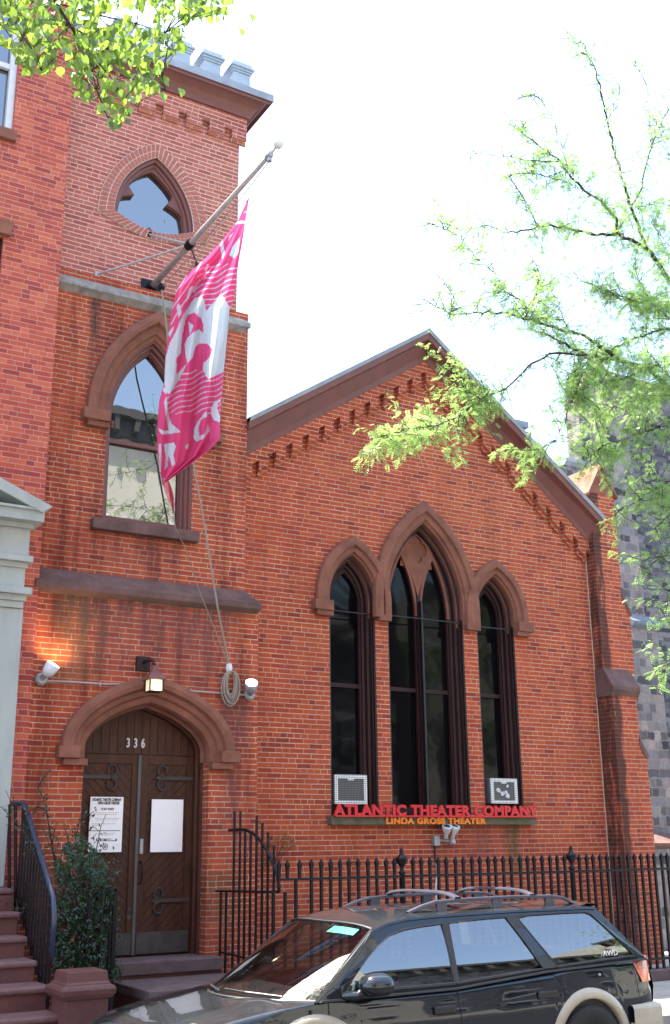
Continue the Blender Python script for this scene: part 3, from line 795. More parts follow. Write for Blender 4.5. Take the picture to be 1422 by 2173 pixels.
# -- corner pier
bx0u = XG; YB = YW-.20
xa = ax(1272, 1161, YB); xb = ax(1308, 1115, YB)
zw0, zw1 = az(1297, 1422, YB), az(1340, 1478, YW-.36)
ztop = az(1290, 1052, YB)
pier = MB()
YB2 = YW-.34
xr1 = ax(1310, 1150, YB); xr2 = ax(1338, 1320, YB); xr3 = ax(1352, 1500, YB2); xr4 = ax(1374, 1620, YB2)
z1, z2 = az(1318, 1258, YB), az(1335, 1302, YB); z3, z4 = az(1355, 1572, YB2), az(1372, 1602, YB2)
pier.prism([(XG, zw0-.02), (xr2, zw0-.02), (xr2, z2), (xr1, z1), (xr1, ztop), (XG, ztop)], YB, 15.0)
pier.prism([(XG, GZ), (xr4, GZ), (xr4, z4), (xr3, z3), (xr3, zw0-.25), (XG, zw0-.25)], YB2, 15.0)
MB().box(XG-.018, XG-.001, YW-.006, YW+.01, GZ, rakeR(XG)-.3).build('pale_joint', plain('pale joint', (.62,.50,.40), .9, var=.3), ch)
pier.build('corner_pier', brick('corner pier brick', dirt=.3, mort=.012, stains_and_bands=[(ax(1328,1750,YB2)-.01, GZ-30, zw0+8, .14, (.035,.022,.02), 2.2)]), ch)  # dark upright band along the pier's front left edge
wt = MB(); zlip2 = az(1340, 1462, YB2-.06)
wt.extx([(YB-.002, zw0+.02), (YB2-.06, zlip2+.03), (YB2-.06, zlip2-.03), (YB2-.002, zlip2-.12), (YB+.3, zlip2-.12), (YB+.3, zw0+.02)], XG-.015, xr3+.05)
wt.build('pier_weathering', M['sill'], ch, bevel=.006)
wt = MB()
wt.prism([(xr1-.02, z1+.05), (xr2+.035, z2+.01), (xr2+.035, z2-.03), (xr2-.01, z2-.05), (xr1-.02, z1-.06)], YB-.015, 15.01)
wt.prism([(xr3-.02, z3+.05), (xr4+.03, z4+.01), (xr4+.03, z4-.04), (xr4-.01, z4-.07), (xr3-.02, z3-.08)], YB2-.015, 15.01)
wt.build('pier_weathering', M['sill'], ch)
cp = MB(); zc0 = ztop; xm_ = (XG+xr1)/2; zap = az(1277, 985, YB-.03)
cp.prism([(XG-.03, zc0+.001), (xr1+.03, zc0+.001), (xm_, zap-.05)], YB-.01, 14.4)
cp.build('pier_gable', M['brownstone'], ch)
cp = MB(); cp.prism([(XG-.07, zc0-.02), (XG-.04, zc0-.05), (xm_, zap-.07), (xr1+.04, zc0-.05), (xr1+.07, zc0-.02), (xm_, zap+.01)], YB-.05, 14.42)
cp.build('pier_coping', M['brownstone'], ch)

# ================================================================ TOWNHOUSE (left)
th = thing('brick_townhouse', (2.5, YN, .15), 'red brick townhouse at the left edge with grey pedimented door surround', 'townhouse')
XNR = ax(112, 800, YN)
nwx0, nwx1 = ax(-60, 250, YN), ax(30, 250, YN); nwz0, nwz1 = az(10, 276, YN), az(10, 60, YN)-.3
nvx1 = ax(3, 560, YN); nvz1 = az(0, 500, YN); nvz0 = nvz1-1.9
tw = MB(); tw.prism([(-6, GZ), (XNR, GZ), (XNR, 14.75), (-6, 14.75)], YN, YN+.4, holes=[[(nwx0, nwz0), (nwx1, nwz0), (nwx1, nwz1+2.3), (nwx0, nwz1+2.3)], [(nwx0, nvz0), (nvx1, nvz0), (nvx1, nvz1), (nwx0, nvz1)]])
tw.build('wall', M['nbrick'], th)
MB().box(-6, XNR-.02, YN+.6, 22, GZ, 14.7).build('wall', M['nbrick'], th)
for (x0, x1, z0, z1, mt, tall) in ((nwx0, nwx1, nwz0, nwz1+2.3, M['whitepaint'], 1), (nwx0, nvx1, nvz0, nvz1, M['frame'], 0)):
    f = MB(); f.prism([(x0, z0), (x1, z0), (x1, z1), (x0, z1)], YN+.06, YN+.16, holes=[[(x0+.09, z0+.09), (x1-.09, z0+.09), (x1-.09, z1-.09), (x0+.09, z1-.09)]])
    zm = z0+1.05
    f.box(x0+.08, x1-.08, YN+.09, YN+.15, zm-.04, zm+.04)
    fo = f.build('window', mt, th, bevel=.006)
    MB().box(x0+.05, x1-.05, YN+.165, YN+.175, z0+.05, z1-.05).build('pane', M['glass'], fo)
MB().box(nwx0, ax(35, 300, YN-.08), YN-.08, YN-.003, nwz0-.16, nwz0-.003).build('window_sill', M['brownstone'], th, bevel=.008)
MB().prism([(nwx0, nvz1+.002), (ax(24, 505, YN-.07), nvz1+.002), (ax(24,505,YN-.07), nvz1+.09), (ax(32, 480, YN-.1), nvz1+.17), (ax(32,480,YN-.1), nvz1+.20), (nwx0, nvz1+.20)], YN-.08, YN-.003).build('window_lintel', M['brownstone'], th, bevel=.008)
# door surround
ps = MB(); YP = YN-.22; xp = ax(45, 1300, YP); xpb = ax(27, 1683, YP)
PX0 = -1.2
ps.box(PX0, (xp+xpb)/2, YP, YN-.003, GZ+1.4, az(45, 1292, YP)); ps.build('pilaster', M['greystone'], th, bevel=.008)
en = MB()
def band(u, va, vb, Yf):   # a course from pixel rows va..vb ending at column u
    x = ax(u, (va+vb)/2, Yf); en.box(PX0, x, Yf, YN-.004, az(u, vb, Yf), az(u, va, Yf)-.0006)
band(50, 1276, 1291, YP-.03); band(56, 1262, 1276, YP-.06); band(69, 1247, 1262, YP-.12)
band(53, 1206, 1247, YP-.02); band(60, 1193, 1206, YP-.05); band(71, 1180, 1193, YP-.12)
band(63, 1122, 1180, YP-.02); band(72, 1108, 1122, YP-.10); band(95, 1085, 1108, YP-.24); band(98, 1079, 1085, YP-.27)
en.build('entablature', M['greystone'], th, bevel=.006)
pd = MB(); Yp = YP-.28; rx, rz = ax(113, 1075, Yp), az(113, 1075, Yp); k = (az(0, 1012, Yp)-rz)/(rx-ax(0, 1012, Yp))
mid = rx-1.6
pd.prism([(rx, rz), (rx-.03, rz-.02), (rx-.12, rz-.09), (mid, rz-.15+k*1.6), (PX0, rz-.15), (PX0, rz), (mid, rz+k*1.6)], Yp, YN-.004)
pd.build('pediment_cornice', M['greystone'], th, bevel=.006)
pd = MB(); pd.prism([(rx-.3, rz-.16), (mid, rz-.16+k*1.25), (PX0, rz-.16)], YP-.05, YN-.004); pd.build('pediment_panel', M['greystone'], th)
MB().box(-.6, ax(-20, 1700, YN-.1), YN-.09, YN-.05, 1.72, 4.6).build('door', M['doorwood'], th)
# stoop
XS = ax(32, 1885, 12.35)
for i, (u, v) in enumerate(((32,1885), (45,1935), (60,1987), (80,2038), (106,2092), (112,2155))):
    rr = at(u, v, 1.0).x; Y = XS/rr if i < 4 else (10.98 if i == 4 else 10.62); z = az(u, v, Y)
    if i == 4: z = az(u, v, Y)
    s = MB(); s.box(-1.6, XS+(.0 if i < 4 else .02), Y, Y+.45, z-.06, z); s.build('step', M['tread'], th, bevel=.02)
    MB().box(-1.5, XS-.02, Y+.035, Y+.45 if i else 12.7, GZ-.02, z-.061).build('step', M['stoop'], th)
MB().box(-1.5, XS-.01, 12.35, 12.92, GZ, az(32,1885,12.35)-.07).build('step', M['stoop'], th)
nw = MB(); a, b = ax(143, 2066, 10.45), ax(232, 2063, 10.45); zt = az(185, 2062, 10.45)
cx_, cy_ = (a+b)/2, 10.45+(b-a)/2; hw = (b-a)/2
prof = [(hw*1.02, -2.0), (hw*1.02, -.235), (hw*1.15, -.225), (hw*1.27, -.19), (hw*1.29, -.15), (hw*1.22, -.125), (hw*1.08, -.115), (hw*1.07, -.10), (hw, -.09), (hw*.93, -.0), (hw*.9, 0)]
rows = [[(cx_-r_, cy_-r_, zt+h_), (cx_+r_, cy_-r_, zt+h_), (cx_+r_, cy_+r_, zt+h_), (cx_-r_, cy_+r_, zt+h_)] for r_, h_ in [(p if p[1] > -1.9 else (p[0], GZ-zt)) for p in prof]]
nw.grid(rows, closed=True); nw.add(rows[-1], [(0, 1, 2, 3)]); nw.build('newel_pedestal', M['stoop'], th, bevel=.008)

# ================================================================ GREY STONE CHURCH (right, behind)
g = thing('stone_church', (17, 17, .15), 'grey blue stone church with stepped buttresses behind the brick corner pier', 'church')
Y1, Y2, Y3 = 16.5, 16.2, 15.2
x1 = ax(1262, 900, Y1); MB().box(x1, 40, Y1, Y1+.55, GZ, az(1300, 790, Y1)).build('wall', M['slate'], g)
MB().box(x1+.3, 40, Y1+.56, 30, GZ, az(1300, 1000, Y1)).build('wall', M['slate'], g)
x2 = ax(1228, 880, Y2); x2b = ax(1278, 880, Y2)
q = MB(); q.prism([(x2, GZ), (x2b, GZ), (x2b, az(1250, 840, Y2)), ((x2+x2b)/2, az(1230, 785, Y2)), (x2, az(1200, 840, Y2))], Y2, Y1+.1); q.build('buttress', M['stone'], g)
q = MB(); Yq3 = Y2-.3; za = az(1210, 985, Yq3); x3, x3b = ax(1192, 990, Yq3)+.12, ax(1236, 990, Yq3); q.box(x3, x3b, Yq3, Y2-.003, GZ, za); q.build('buttress', M['stone'], g)
q = MB(); q.extx([(Y2-.003, za+.26), (Yq3-.08, za+.10), (Yq3-.08, za+.03), (Yq3-.01, za-.04), (Y2-.003, za-.04)], x3-.06, x3b+.05); q.build('buttress_weathering', M['flash'], g)
x4 = ax(1290, 1200, Y2+.2); x4b = ax(1352, 1200, Y2+.2)
q = MB(); q.box(x2b+.003, x4b, Y2+.1, Y1+.2, GZ, az(1300, 820, Y2)); q.build('buttress', M['stone'], g)
Y4 = 15.0; x5, x5b = ax(1338, 1340, Y4), ax(1396, 1340, Y4); zb5 = az(1370, 1330, Y4)
q = MB(); q.box(x5, x5b, Y4, Y1+.5, GZ, zb5+.03); q.build('buttress', M['stone'], g)
q = MB(); q.extx([(Y4+.22, zb5+.26), (Y4-.08, zb5+.08), (Y4-.08, zb5+.02), (Y4-.02, zb5-.04), (Y4+.22, zb5-.04)], x5+.02, x5b+.05); q.build('buttress_weathering', plain('dark lead capping', (.12,.15,.19), .45, var=.3), g)
Y5 = 14.6; x6 = ax(1378, 1820, Y5); zb6 = az(1400, 1798, Y5)
q = MB(); q.box(x6, x6+1.5, Y5, Y1, GZ, zb6); q.build('buttress', M['stone'], g)
q = MB(); q.extx([(Y5+.3, zb6+.22), (Y5-.06, zb6+.07), (Y5-.06, zb6+.02), (Y5-.0, zb6-.03), (Y5+.3, zb6-.03)], x6-.03, x6+1.6); q.build('buttress_weathering', M['sill'], g)
q = MB(); q.box(ax(1130, 950, 19), x2+.5, 19, 26, GZ, az(1160, 925, 19)); q.build('wall', M['stone'], g)
q = MB(); zq = az(1160, 925, 19); q.box(ax(1125, 950, 18.8), x2+.5, 18.8, 26, zq, zq+.15); q.build('eave', M['flash'], g)

# ================================================================ FIXTURES
def letter_thing(body, name, p0, p1, zb, zt, Y, mat, label, cat, ext=.02, off=.012):
    hgt_ = zt-zb; size = hgt_/.71
    return text(body, name, size, mat, None, (p0, Y, zb), ext, off, width=p1-p0, sp=1.1, label=label, cat=cat)
YS = YW-.16
s1 = letter_thing('ATLANTIC THEATER COMPANY', 'sign', xi(697,1730), xi(1128,1730), az(912,1730,YS), az(912,1709,YS), YS, M['red'], 'row of red capital letters standing on the window sill', 'sign', .014, .010)
rl = MB(); rl.box(SX0+.02, SX1-.02, YS-.03, YS+.02, az(912,1734,YS), az(912,1730.5,YS)); rl.build('sign_rail', M['red'], s1)
letter_thing('LINDA GROSS THEATER', 'sign', ax(819,1748,YW-.15), ax(1031,1748,YW-.15), az(912,1748,YW-.15), az(912,1735.5,YW-.15), YW-.15, M['orange'], 'orange lettering fixed to the face of the stone sill', 'sign', .008, .006)
text('336', 'house_number', .155, M['whitepaint'], None, (ax(268,1586,DY-.02), DY-.012, az(285,1586,DY)), .006, .004, width=ax(307,1586,DY)-ax(268,1586,DY), sp=1.9, label='pale house number above the double doors', cat='house number')

for k, (ul, ur, vt, vb) in enumerate(((189.5, 260, 1691, 1808.5), (321, 388, 1696.5, 1808))):
    Yq = DY-.045; a, b = ax(ul, 1750, Yq), ax(ur, 1750, Yq); z1_, z0_ = az((ul+ur)/2, vt, Yq), az((ul+ur)/2, vb, Yq)
    pt_ = thing('poster', ((a+b)/2, Yq, z0_), ('white notice with black heading and small print on left door leaf' if k == 0 else 'sheet in sleeve on right door leaf, blank white standing for its glare'), 'poster')  # right sheet kept blank white in place of the glare on it
    p = MB(); p.box(a, b, Yq, Yq+.012, z0_, z1_); p.build('sheet', M['white'], pt_)
    if k == 0:
        w_ = b-a; hh = z1_-z0_; cx0 = (a+b)/2
        text('ATLANTIC THEATER COMPANY', 'heading', .045, M['ink'], pt_, (a+w_*.06, Yq-.002, z1_-hh*.075), .001, .002, width=w_*.88)
        text('LINDA GROSS THEATER', 'heading', .045, M['ink'], pt_, (a+w_*.22, Yq-.002, z1_-hh*.135), .001, .002, width=w_*.66)
        text('TO BUY TICKETS', 'heading', .035, M['ink'], pt_, (a+w_*.32, Yq-.002, z1_-hh*.24), .001, .001, width=w_*.4)
        pr_ = MB()
        for (f, l, r_) in ((.29,.12,.88),(.32,.2,.82),(.39,.15,.9),(.42,.2,.85),(.49,.06,.8),(.52,.1,.25),(.66,.2,.8),(.69,.25,.75)):
            pr_.box(a+w_*l, a+w_*r_, Yq-.001, Yq+.001, z1_-hh*f-.003, z1_-hh*f+.003)
        pr_.build('small_print', M['pale_ink'], pt_)
        pr_ = MB()
        for (f, l, r_) in ((.615,.06,.94),(.765,.34,.68),(.795,.22,.80)): pr_.box(a+w_*l, a+w_*r_, Yq-.001, Yq+.001, z1_-hh*f-.004, z1_-hh*f+.004)
        c0 = Vector((cx0, Yq-.001, z1_-hh*.90)); pr_.prism([(c0.x+.036*math.cos(t_*.4), c0.z+.036*math.sin(t_*.4)) for t_ in range(16)], Yq-.002, Yq+.001, holes=[[(c0.x+.029*math.cos(t_*.4), c0.z+.029*math.sin(t_*.4)) for t_ in range(16)]])
        pr_.box(c0.x-.018, c0.x-.004, Yq-.002, Yq+.001, c0.z-.018, c0.z+.015); pr_.box(c0.x+.004, c0.x+.016, Yq-.002, Yq+.001, c0.z-.015, c0.z+.02)
        pr_.build('bold_print', M['ink'], pt_)

# air conditioners
t = NT('perforated grille'); uv = t.n('UVMap').outputs[0]
vo = t.n('TexVoronoi', {'Vector': uv, 'Scale': 42.0, 'Randomness': 0.0}); t.set(t.b.inputs['Base Color'], t.ramp(vo.outputs[0], [(.3,(.012,.012,.012)),(.42,(.11,.11,.105))])); M['grille'] = t.m
t = NT('white lattice'); uv = t.n('UVMap').outputs[0]
vo = t.n('TexVoronoi', {'Vector': uv, 'Scale': 38.0, 'Randomness': 0.0}); t.set(t.b.inputs['Base Color'], t.ramp(vo.outputs[0], [(.26,(.08,.08,.08)),(.36,(.72,.74,.72))])); M['lattice'] = t.m
for k, (ul, ur, vt, vb, lab) in enumerate(((710, 779, 1644, 1706, 'window air conditioner in left lancet with clean dark grille and lattice border'), (1042, 1098, 1652, 1705, 'window air conditioner in right lancet with torn flaking grille'))):
    Ya = YW+.02; a, b, z1_, z0_ = ax(ul, 1680, Ya), ax(ur, 1680, Ya), az((ul+ur)/2, vt, Ya), az((ul+ur)/2, vb, Ya)
    ac = thing('air_conditioner', ((a+b)/2, Ya, z0_), lab, 'air conditioner')
    MB().box(a, b, Ya+.012, Ya+.2, z0_, z1_).build('casing', M['steel'], ac, bevel=.008)
    MB().box(a+.05, b-.05, Ya+.004, Ya+.0115, z0_+.05, z1_-.05).build('grille', M['grille'], ac)
    MB().prism([(a, z0_), (b, z0_), (b, z1_), (a, z1_)], Ya-.004, Ya+.011, holes=[[(a+.055, z0_+.045), (b-.055, z0_+.045), (b-.055, z1_-.05), ((a+b)/2+.06, z1_-.05), ((a+b)/2+.04, z1_-.075), ((a+b)/2-.04, z1_-.075), ((a+b)/2-.06, z1_-.05), (a+.055, z1_-.05)]]).build('border', M['lattice'], ac)
    if k:
        p = MB(); random.seed(3)
        for _ in range(9):
            cx0 = a+.1+random.random()*(b-a-.2); cz0 = z0_+.07+random.random()*.2; rr = .008+random.random()*.018
            p.prism([(cx0+rr*(1+random.random())*math.cos(q*1.05), cz0+rr*(1+random.random())*math.sin(q*1.05)) for q in range(6)], Ya+.001, Ya+.0035)
        p.build('flaked_patch', M['whitepaint'], ac)

# wall lantern over the door
lnY = YL-.24
lp = at(327, 1455, lnY); ln = thing('lantern', (lp.x, lnY, az(327, 1467, lnY)), 'small square lit lantern hanging at the point of the door arch', 'lantern')
z0_ = az(327, 1467, lnY); z1_ = az(327, 1443, lnY); hw = .085
b = MB(); rows = [[(lp.x-r_, lnY-r_, z), (lp.x+r_, lnY-r_, z), (lp.x+r_, lnY+r_, z), (lp.x-r_, lnY+r_, z)] for r_, z in ((hw+.03, z1_), (hw+.03, z1_+.012), (hw-.01, z1_+.07), (.04, z1_+.10), (.03, z1_+.17), (.0, z1_+.18))]
b.grid(rows, closed=True); b.add(rows[0], [(0, 3, 2, 1)]); b.build('hood', M['brownwood'], ln)
c = MB()
for sx in (-1, 1):
    for sy in (-1, 1): c.box(lp.x+sx*hw-.007, lp.x+sx*hw+.007, lnY+sy*hw-.007, lnY+sy*hw+.007, z0_, z1_)
c.box(lp.x-hw, lp.x+hw, lnY-hw, lnY+hw, z0_-.012, z0_); c.build('cage', M['frame'], ln)
gm = NT('lantern glass'); gm.set(gm.b.inputs['Base Color'], (.75,.75,.55)); gm.b.inputs['Roughness'].default_value = .4; gm.set(gm.b.inputs['Emission Color'], (1,.85,.5)); gm.b.inputs['Emission Strength'].default_value = .12
MB().box(lp.x-hw+.01, lp.x+hw-.01, lnY-hw+.01, lnY+hw-.01, z0_+.002, z1_-.002).build('lantern_glass', gm.m, ln)
MB().lathe((lp.x-.01, lnY-hw-.004, (z0_+z1_)/2-.01), [(0, -.035), (.028, -.02), (.034, 0), (.026, .025), (0, .035)], 12).build('bulb', emis('lantern bulb glow', (1,.85,.5), 4), ln)
b = MB(); b.tube([(lp.x, lnY, z1_+.17), (lp.x-.02, lnY+.02, z1_+.24), (lp.x-.06, lnY+.14, z1_+.25), (lp.x-.08, YL-.01, z1_+.22)], .022, 8); b.box(lp.x-.16, lp.x+.01, YL-.06, YL-.003, z1_+.13, z1_+.31); b.build('bracket', M['frame'], ln)
# floodlights
for k, (ub_, vb_, uh, vh, aim, lab) in enumerate(((88, 1441, 107, 1419, (.42,-.35,.80), 'left end floodlight on the conduit casting a warm glow on the brick'), (530, 1474, 533, 1457, (-.22,-.62,.65), 'right end floodlight on the conduit, white lens facing the street'))):
    Yb = YL-.04; base = at(ub_, vb_, Yb); hd = at(uh, vh, Yb-.14); aim = Vector(aim).normalized()
    fl = thing('floodlight', base, lab, 'floodlight', 'floodlights either side of the door')
    MB().lathe((base.x, YL-.003, base.z), [(.0, 0), (.075, 0), (.075, .04), (.05, .06), (0, .06)], 16, axis=(0,-1,0)).build('junction_box', M['steel'], fl)
    MB().tube([base+Vector((0,-.03,0)), base.lerp(hd, .5)+Vector((0,-.02,0)), hd-aim*.06], .028, 10).build('swivel', M['steel'], fl)
    MB().lathe(hd, [(0, -.10), (.045, -.10), (.075, -.05), (.085, .06), (.08, .062)], 20, axis=aim).build('housing', M['whitepaint'] if k == 0 else M['steel'], fl, smooth=True)
    MB().lathe(hd, [(0, .040), (.074, .040), (.074, .066), (.05, .070), (0, .071)], 20, axis=aim).build('lens', emis('flood lens', (1,.96,.9), 4), fl)
    if k == 0:
        ll = bpy.data.lights.new('flood_glow', 'SPOT'); ll.energy = 8; ll.color = (1,.6,.25); ll.spot_size = R(140); ll.spot_blend = 1; ll.shadow_soft_size = .05
        lo2 = bpy.data.objects.new('flood_glow', ll); col.objects.link(lo2); lo2.parent = fl; lo2.location = hd+aim*.08-base
        lo2.rotation_euler = Vector((.25,.45,.85)).to_track_quat('-Z', 'Y').to_euler()
cd = MB(); Yc = YL-.03
cd.tube([at(95,1445,Yc), at(150,1447,Yc), at(225,1452,Yc), at(270,1452,Yc), at(295,1447,Yc), at(312,1436,Yc)], .013, 8)
cd.tube([at(342,1457,Yc), at(360,1461,Yc), at(400,1466,Yc), at(470,1471,Yc), at(522,1475,Yc)], .013, 8)
for (u, v) in ((212,1452), (404,1467)): q = at(u, v, Yc); cd.box(q.x-.008, q.x+.008, YL-.05, YL-.003, q.z-.03, q.z+.03)
cd.build('conduit_pipe', M['conduit'], label='pale electrical conduit running over the door between the floodlights', cat='conduit')
# twin security light below the sill
q = at(926, 1784, YW-.06); sl = thing('security_light', (q.x, YW, q.z-.1), 'twin headed security light on grey box below the sign', 'security light')
MB().box(q.x-.05, q.x+.05, YW-.09, YW-.003, q.z-.07, q.z+.07).build('junction_box', M['steel'], sl, bevel=.008)
b = MB(); b.tube([(q.x+.04, YW-.06, q.z), (q.x+.22, YW-.10, q.z-.01)], .014, 8); b.lathe((q.x+.24, YW-.12, q.z-.02), [(0, -.04), (.045, -.03), (.05, 0), (.035, .035), (0, .04)], 12); b.build('arm', M['steel'], sl)
for u in (948, 964):
    hq = at(u, 1762, YW-.17); b = MB(); ax_ = (.05 if u > 950 else -.1, -.35, .9)
    b.lathe(hq, [(0, -.13), (.028, -.12), (.03, -.05), (.05, -.02), (.07, .04), (.072, .07), (.05, .055), (0, .05)], 16, axis=ax_); b.build('lamp_head', M['whitepaint'], sl, smooth=True)
    b = MB(); b.lathe(hq, [(0, .048), (.05, .0555), (.04, .07), (0, .075)], 12, axis=ax_); b.build('lens', M['black'], sl)
cd = MB(); cd.tube([(q.x, YW-.02, q.z-.07), (q.x, YW-.02, az(926,1830,YW))], .014, 8); cd.build('conduit_pipe', M['black'], sl)
cd = MB(); cd.tube([at(926,1830,YW-.02), at(928,1850,YW-.02), at(925,1880,YW-.02), at(926,1960,YW-.02)], .012, 8); cd.build('conduit_pipe', M['whitepaint'], sl)

# ================================================================ FLAGPOLE, FLAG, ROPES
pb = at(320, 612, YU-.02); pt_ = at(572, 330, 10.0); ball = at(591, 305, 9.92)
pdir = (pt_-pb).normalized()
fp = thing('flagpole', pb, 'pale grey pole jutting from the tower over the ledge with white ball', 'flagpole')
MB().tube([pb, pb.lerp(pt_, .5), pt_], [.045, .04, .027], 12).build('pole', M['pole'], fp, smooth=True)
MB().lathe(ball, [(.0, -.062)]+[(.062*math.cos(R(a)), .062*math.sin(R(a))) for a in range(-70, 80, 20)]+[(0, .062)], 16).build('ball', M['whitepaint'], fp, smooth=True)
b = MB(); b.tube([pt_-pdir*.03, ball], .016, 8); b.lathe(pt_, [(0, -.06), (.04, -.055), (.045, 0), (.035, .04), (0, .045)], 12, axis=pdir); q = pt_-Vector((0,0,.06)); b.lathe(q, [(0,-.03), (.03,-.02), (.03,.02), (0,.03)], 10); b.build('truck_fitting', M['steel'], fp)
b = MB(); b.box(pb.x-.14, pb.x+.14, YU-.03, YU-.003, pb.z-.10, pb.z+.12); b.tube([pb-pdir*.02, pb+pdir*.10], .07, 10); b.build('base_bracket', M['iron'], fp)
# collar where the stays meet
cpx = 402; f = .33
def on_pole(u):
    lo_, hi_ = 0.0, 1.0
    for _ in range(40):
        f = (lo_+hi_)/2; p = pb.lerp(pt_, f)-CAM; uu = 711+F0*p.dot(rt)/p.dot(fw)
        if uu < u: lo_ = f
        else: hi_ = f
    return pb.lerp(pt_, (lo_+hi_)/2)
cl = on_pole(403)
MB().lathe(cl, [(.0,-.06), (.06,-.06), (.065, 0), (.06,.06), (0,.06)], 12, axis=pdir).build('collar', M['iron'], fp)
for (u, v, Yv, r_) in ((207, 582, YU-.02, .016), (318, 498, YU-.02, .018), (420, 565, YU-.02, .014)):
    e = at(u, v, Yv); b = MB(); b.tube([e, cl], r_, 8); b.box(e.x-.035, e.x+.035, YU-.03, YU-.003, e.z-.04, e.z+.04); b.build('stay', M['pole'] if u != 420 else M['iron'], fp)
pul = at(343, 610, YU-.3)
b = MB(); b.lathe(pul, [(0,-.03), (.045,-.03), (.05,0), (.045,.03), (0,.03)], 12, axis=(1,0,0)); b.tube([pul, on_pole(338)], .01, 6); b.build('pulley', M['iron'], fp)
# ropes
def rope(pts, r_, label, nm='rope'):
    b = MB(); b.tube(pts, r_, 6); return b.build(nm, M['rope'], label=label, cat='rope')
rope([pul, on_pole(420)+Vector((.02,0,-.16)), on_pole(520)+Vector((.02,0,-.11)), pt_-Vector((0,0,.07))], .006, 'thin dark halyard running just below the pole to its tip')
rope([pul+Vector((.02,-.02,0)), at(377,607,YU-.5), at(395,590,YU-.9), at(404,570,11.8), at(450,500,11.2), at(502,440,10.7), at(528,424,10.55)], .006, 'lower slack halyard with knots that lifts the top of the flag')
rope([pul-Vector((0,0,.03)), at(347,640,YM-.35), at(352,680,YM-.35), at(358,740,YM-.33), at(400,930,YM-.3), at(430,1090,YM-.3), at(462,1290,YL-.2), at(486,1412,YL-.06)], .013, 'thick pale rope slanting down past the window to the coil')
rope([at(370,1095,11.1), at(372,1122,11.2), at(392,1160,12.0), at(425,1260,12.6), at(458,1340,12.85), at(486,1415,YL-.05)], .006, 'thin rope from the tip of the flag to the coil')
rc = MB(); c0 = at(490, 1446, YL-.09)
for i in range(7):
    a_, b_ = .05+.012*i, .15+.012*i
    rc.tube([(c0.x+a_*math.cos(t_)+.01*math.sin(i*3), c0.y-.012*(i%3), c0.z-.02+b_*math.sin(t_)-.012*i) for t_ in [k*2*math.pi/18 for k in range(19)]], .011, 6, caps=False)
rcb = rc.build('rope_coil', M['rope'], label='hank of grey rope coiled on a cleat beside the right floodlight', cat='rope coil')
cq = at(486, 1418, YL-.06); b = MB(); b.lathe(cq, [(0,-.07), (.03,-.06), (.045,0), (.035,.05), (0,.07)], 10); b.build('rope_binding', M['whitepaint'], rcb)

# flag: surface with real folds, its print stored on the cloth
Lb = [(528,418),(505,468),(476,505),(440,545),(402,578),(378,605),(366,650),(358,700),(351,760),(349,810),(338,850),(334,900),(333,950),(339,1000),(346,1022)]
Rb = [(529,420),(521,470),(515,510),(506,560),(502,600),(495,640),(487,655),(484,700),(478,760),(474,800),(470,850),(467,900),(467,930),(445,955),(352,1024)]
def interp(P, f):
    x = f*(len(P)-1); i = min(int(x), len(P)-2); g_ = x-i; return (P[i][0]+(P[i+1][0]-P[i][0])*g_, P[i][1]+(P[i+1][1]-P[i][1])*g_)
def inpoly(x, y, poly):
    c = False; j = len(poly)-1
    for i in range(len(poly)):
        xi_, yi = poly[i]; xj, yj = poly[j]
        if (yi > y) != (yj > y) and x < (xj-xi_)*(y-yi)/(yj-yi)+xi_: c = not c
        j = i
    return c
def fz(pts, ox=320, oy=600, k=3.746): return [(ox+a/k, oy+b/k) for a, b in pts]
def fy(pts): return fz(pts, 300, 260, 4.444)
whites = [fz([(345,125),(400,108),(425,135),(440,225),(560,85),(630,200),(600,480),(578,710),(455,768),(412,690),(420,640),(470,590),(490,530),(450,485),(390,480),(355,510),(330,600),(290,640),(230,760),(150,890),(118,860),(105,760),(118,600),(150,480),(200,390),(260,250)]),
  fz([(125,900),(140,1040),(165,1120),(235,1180),(230,1190),(150,1200),(85,1205),(60,1165),(70,1160),(110,1180),(140,1170),(120,1050),(105,950)]),
  fz([(62,1285),(85,1280),(85,1330),(80,1500),(70,1510),(66,1400)]), fz([(105,1285),(185,1270),(200,1300),(180,1370),(195,1440),(170,1460),(150,1390),(140,1380),(135,1460),(110,1490),(120,1380)]),
  fz([(275,1300),(300,1275),(300,1310),(280,1330)]),
  fz([(340,1230),(345,1160),(375,1100),(440,1020),(450,1060),(400,1090),(380,1150),(385,1220),(430,1200),(455,1120),(470,1175),(420,1240),(360,1265)]),
  fz([(480,1000),(500,960),(555,930),(555,945),(530,960),(530,1010),(550,1060),(550,1110),(500,1090),(480,1050)]),
  fz([(205,195),(235,170),(245,240),(220,280)]), fz([(275,150),(310,40),(345,20),(335,60),(300,130)]),
  fz([(140,400),(185,340),(180,370),(150,440)]), fz([(100,830),(130,850),(118,880),(98,860)]),
  fy([(740,1150),(765,1110),(790,1230),(765,1290)]), fy([(830,1250),(860,1170),(930,1080),(915,1230),(880,1280)]), fy([(820,1120),(830,1070),(865,1040),(840,1090)]),
  fy([(595,1390),(620,1330),(640,1340),(610,1420)]), fy([(430,1640),(450,1570),(480,1540),(450,1640),(425,1690)]), fy([(490,1600),(520,1530),(525,1570),(500,1610)]),
  fy([(335,1730),(350,1700),(370,1770),(345,1810)]), fy([(880,960),(900,930),(975,925),(975,950)]), fy([(915,875),(925,855),(935,860),(925,880)]), fy([(960,850),(1000,830),(995,845)])]
pinks = [fz([(275,300),(300,255),(345,235),(400,285),(420,340),(415,400),(385,370),(330,400),(290,440),(270,490),(275,560),(290,640),(205,730),(205,600),(240,560),(248,430),(265,350)])]
tri = fz([(300,310),(340,340),(310,412)])
NS, NTT = 110, 420
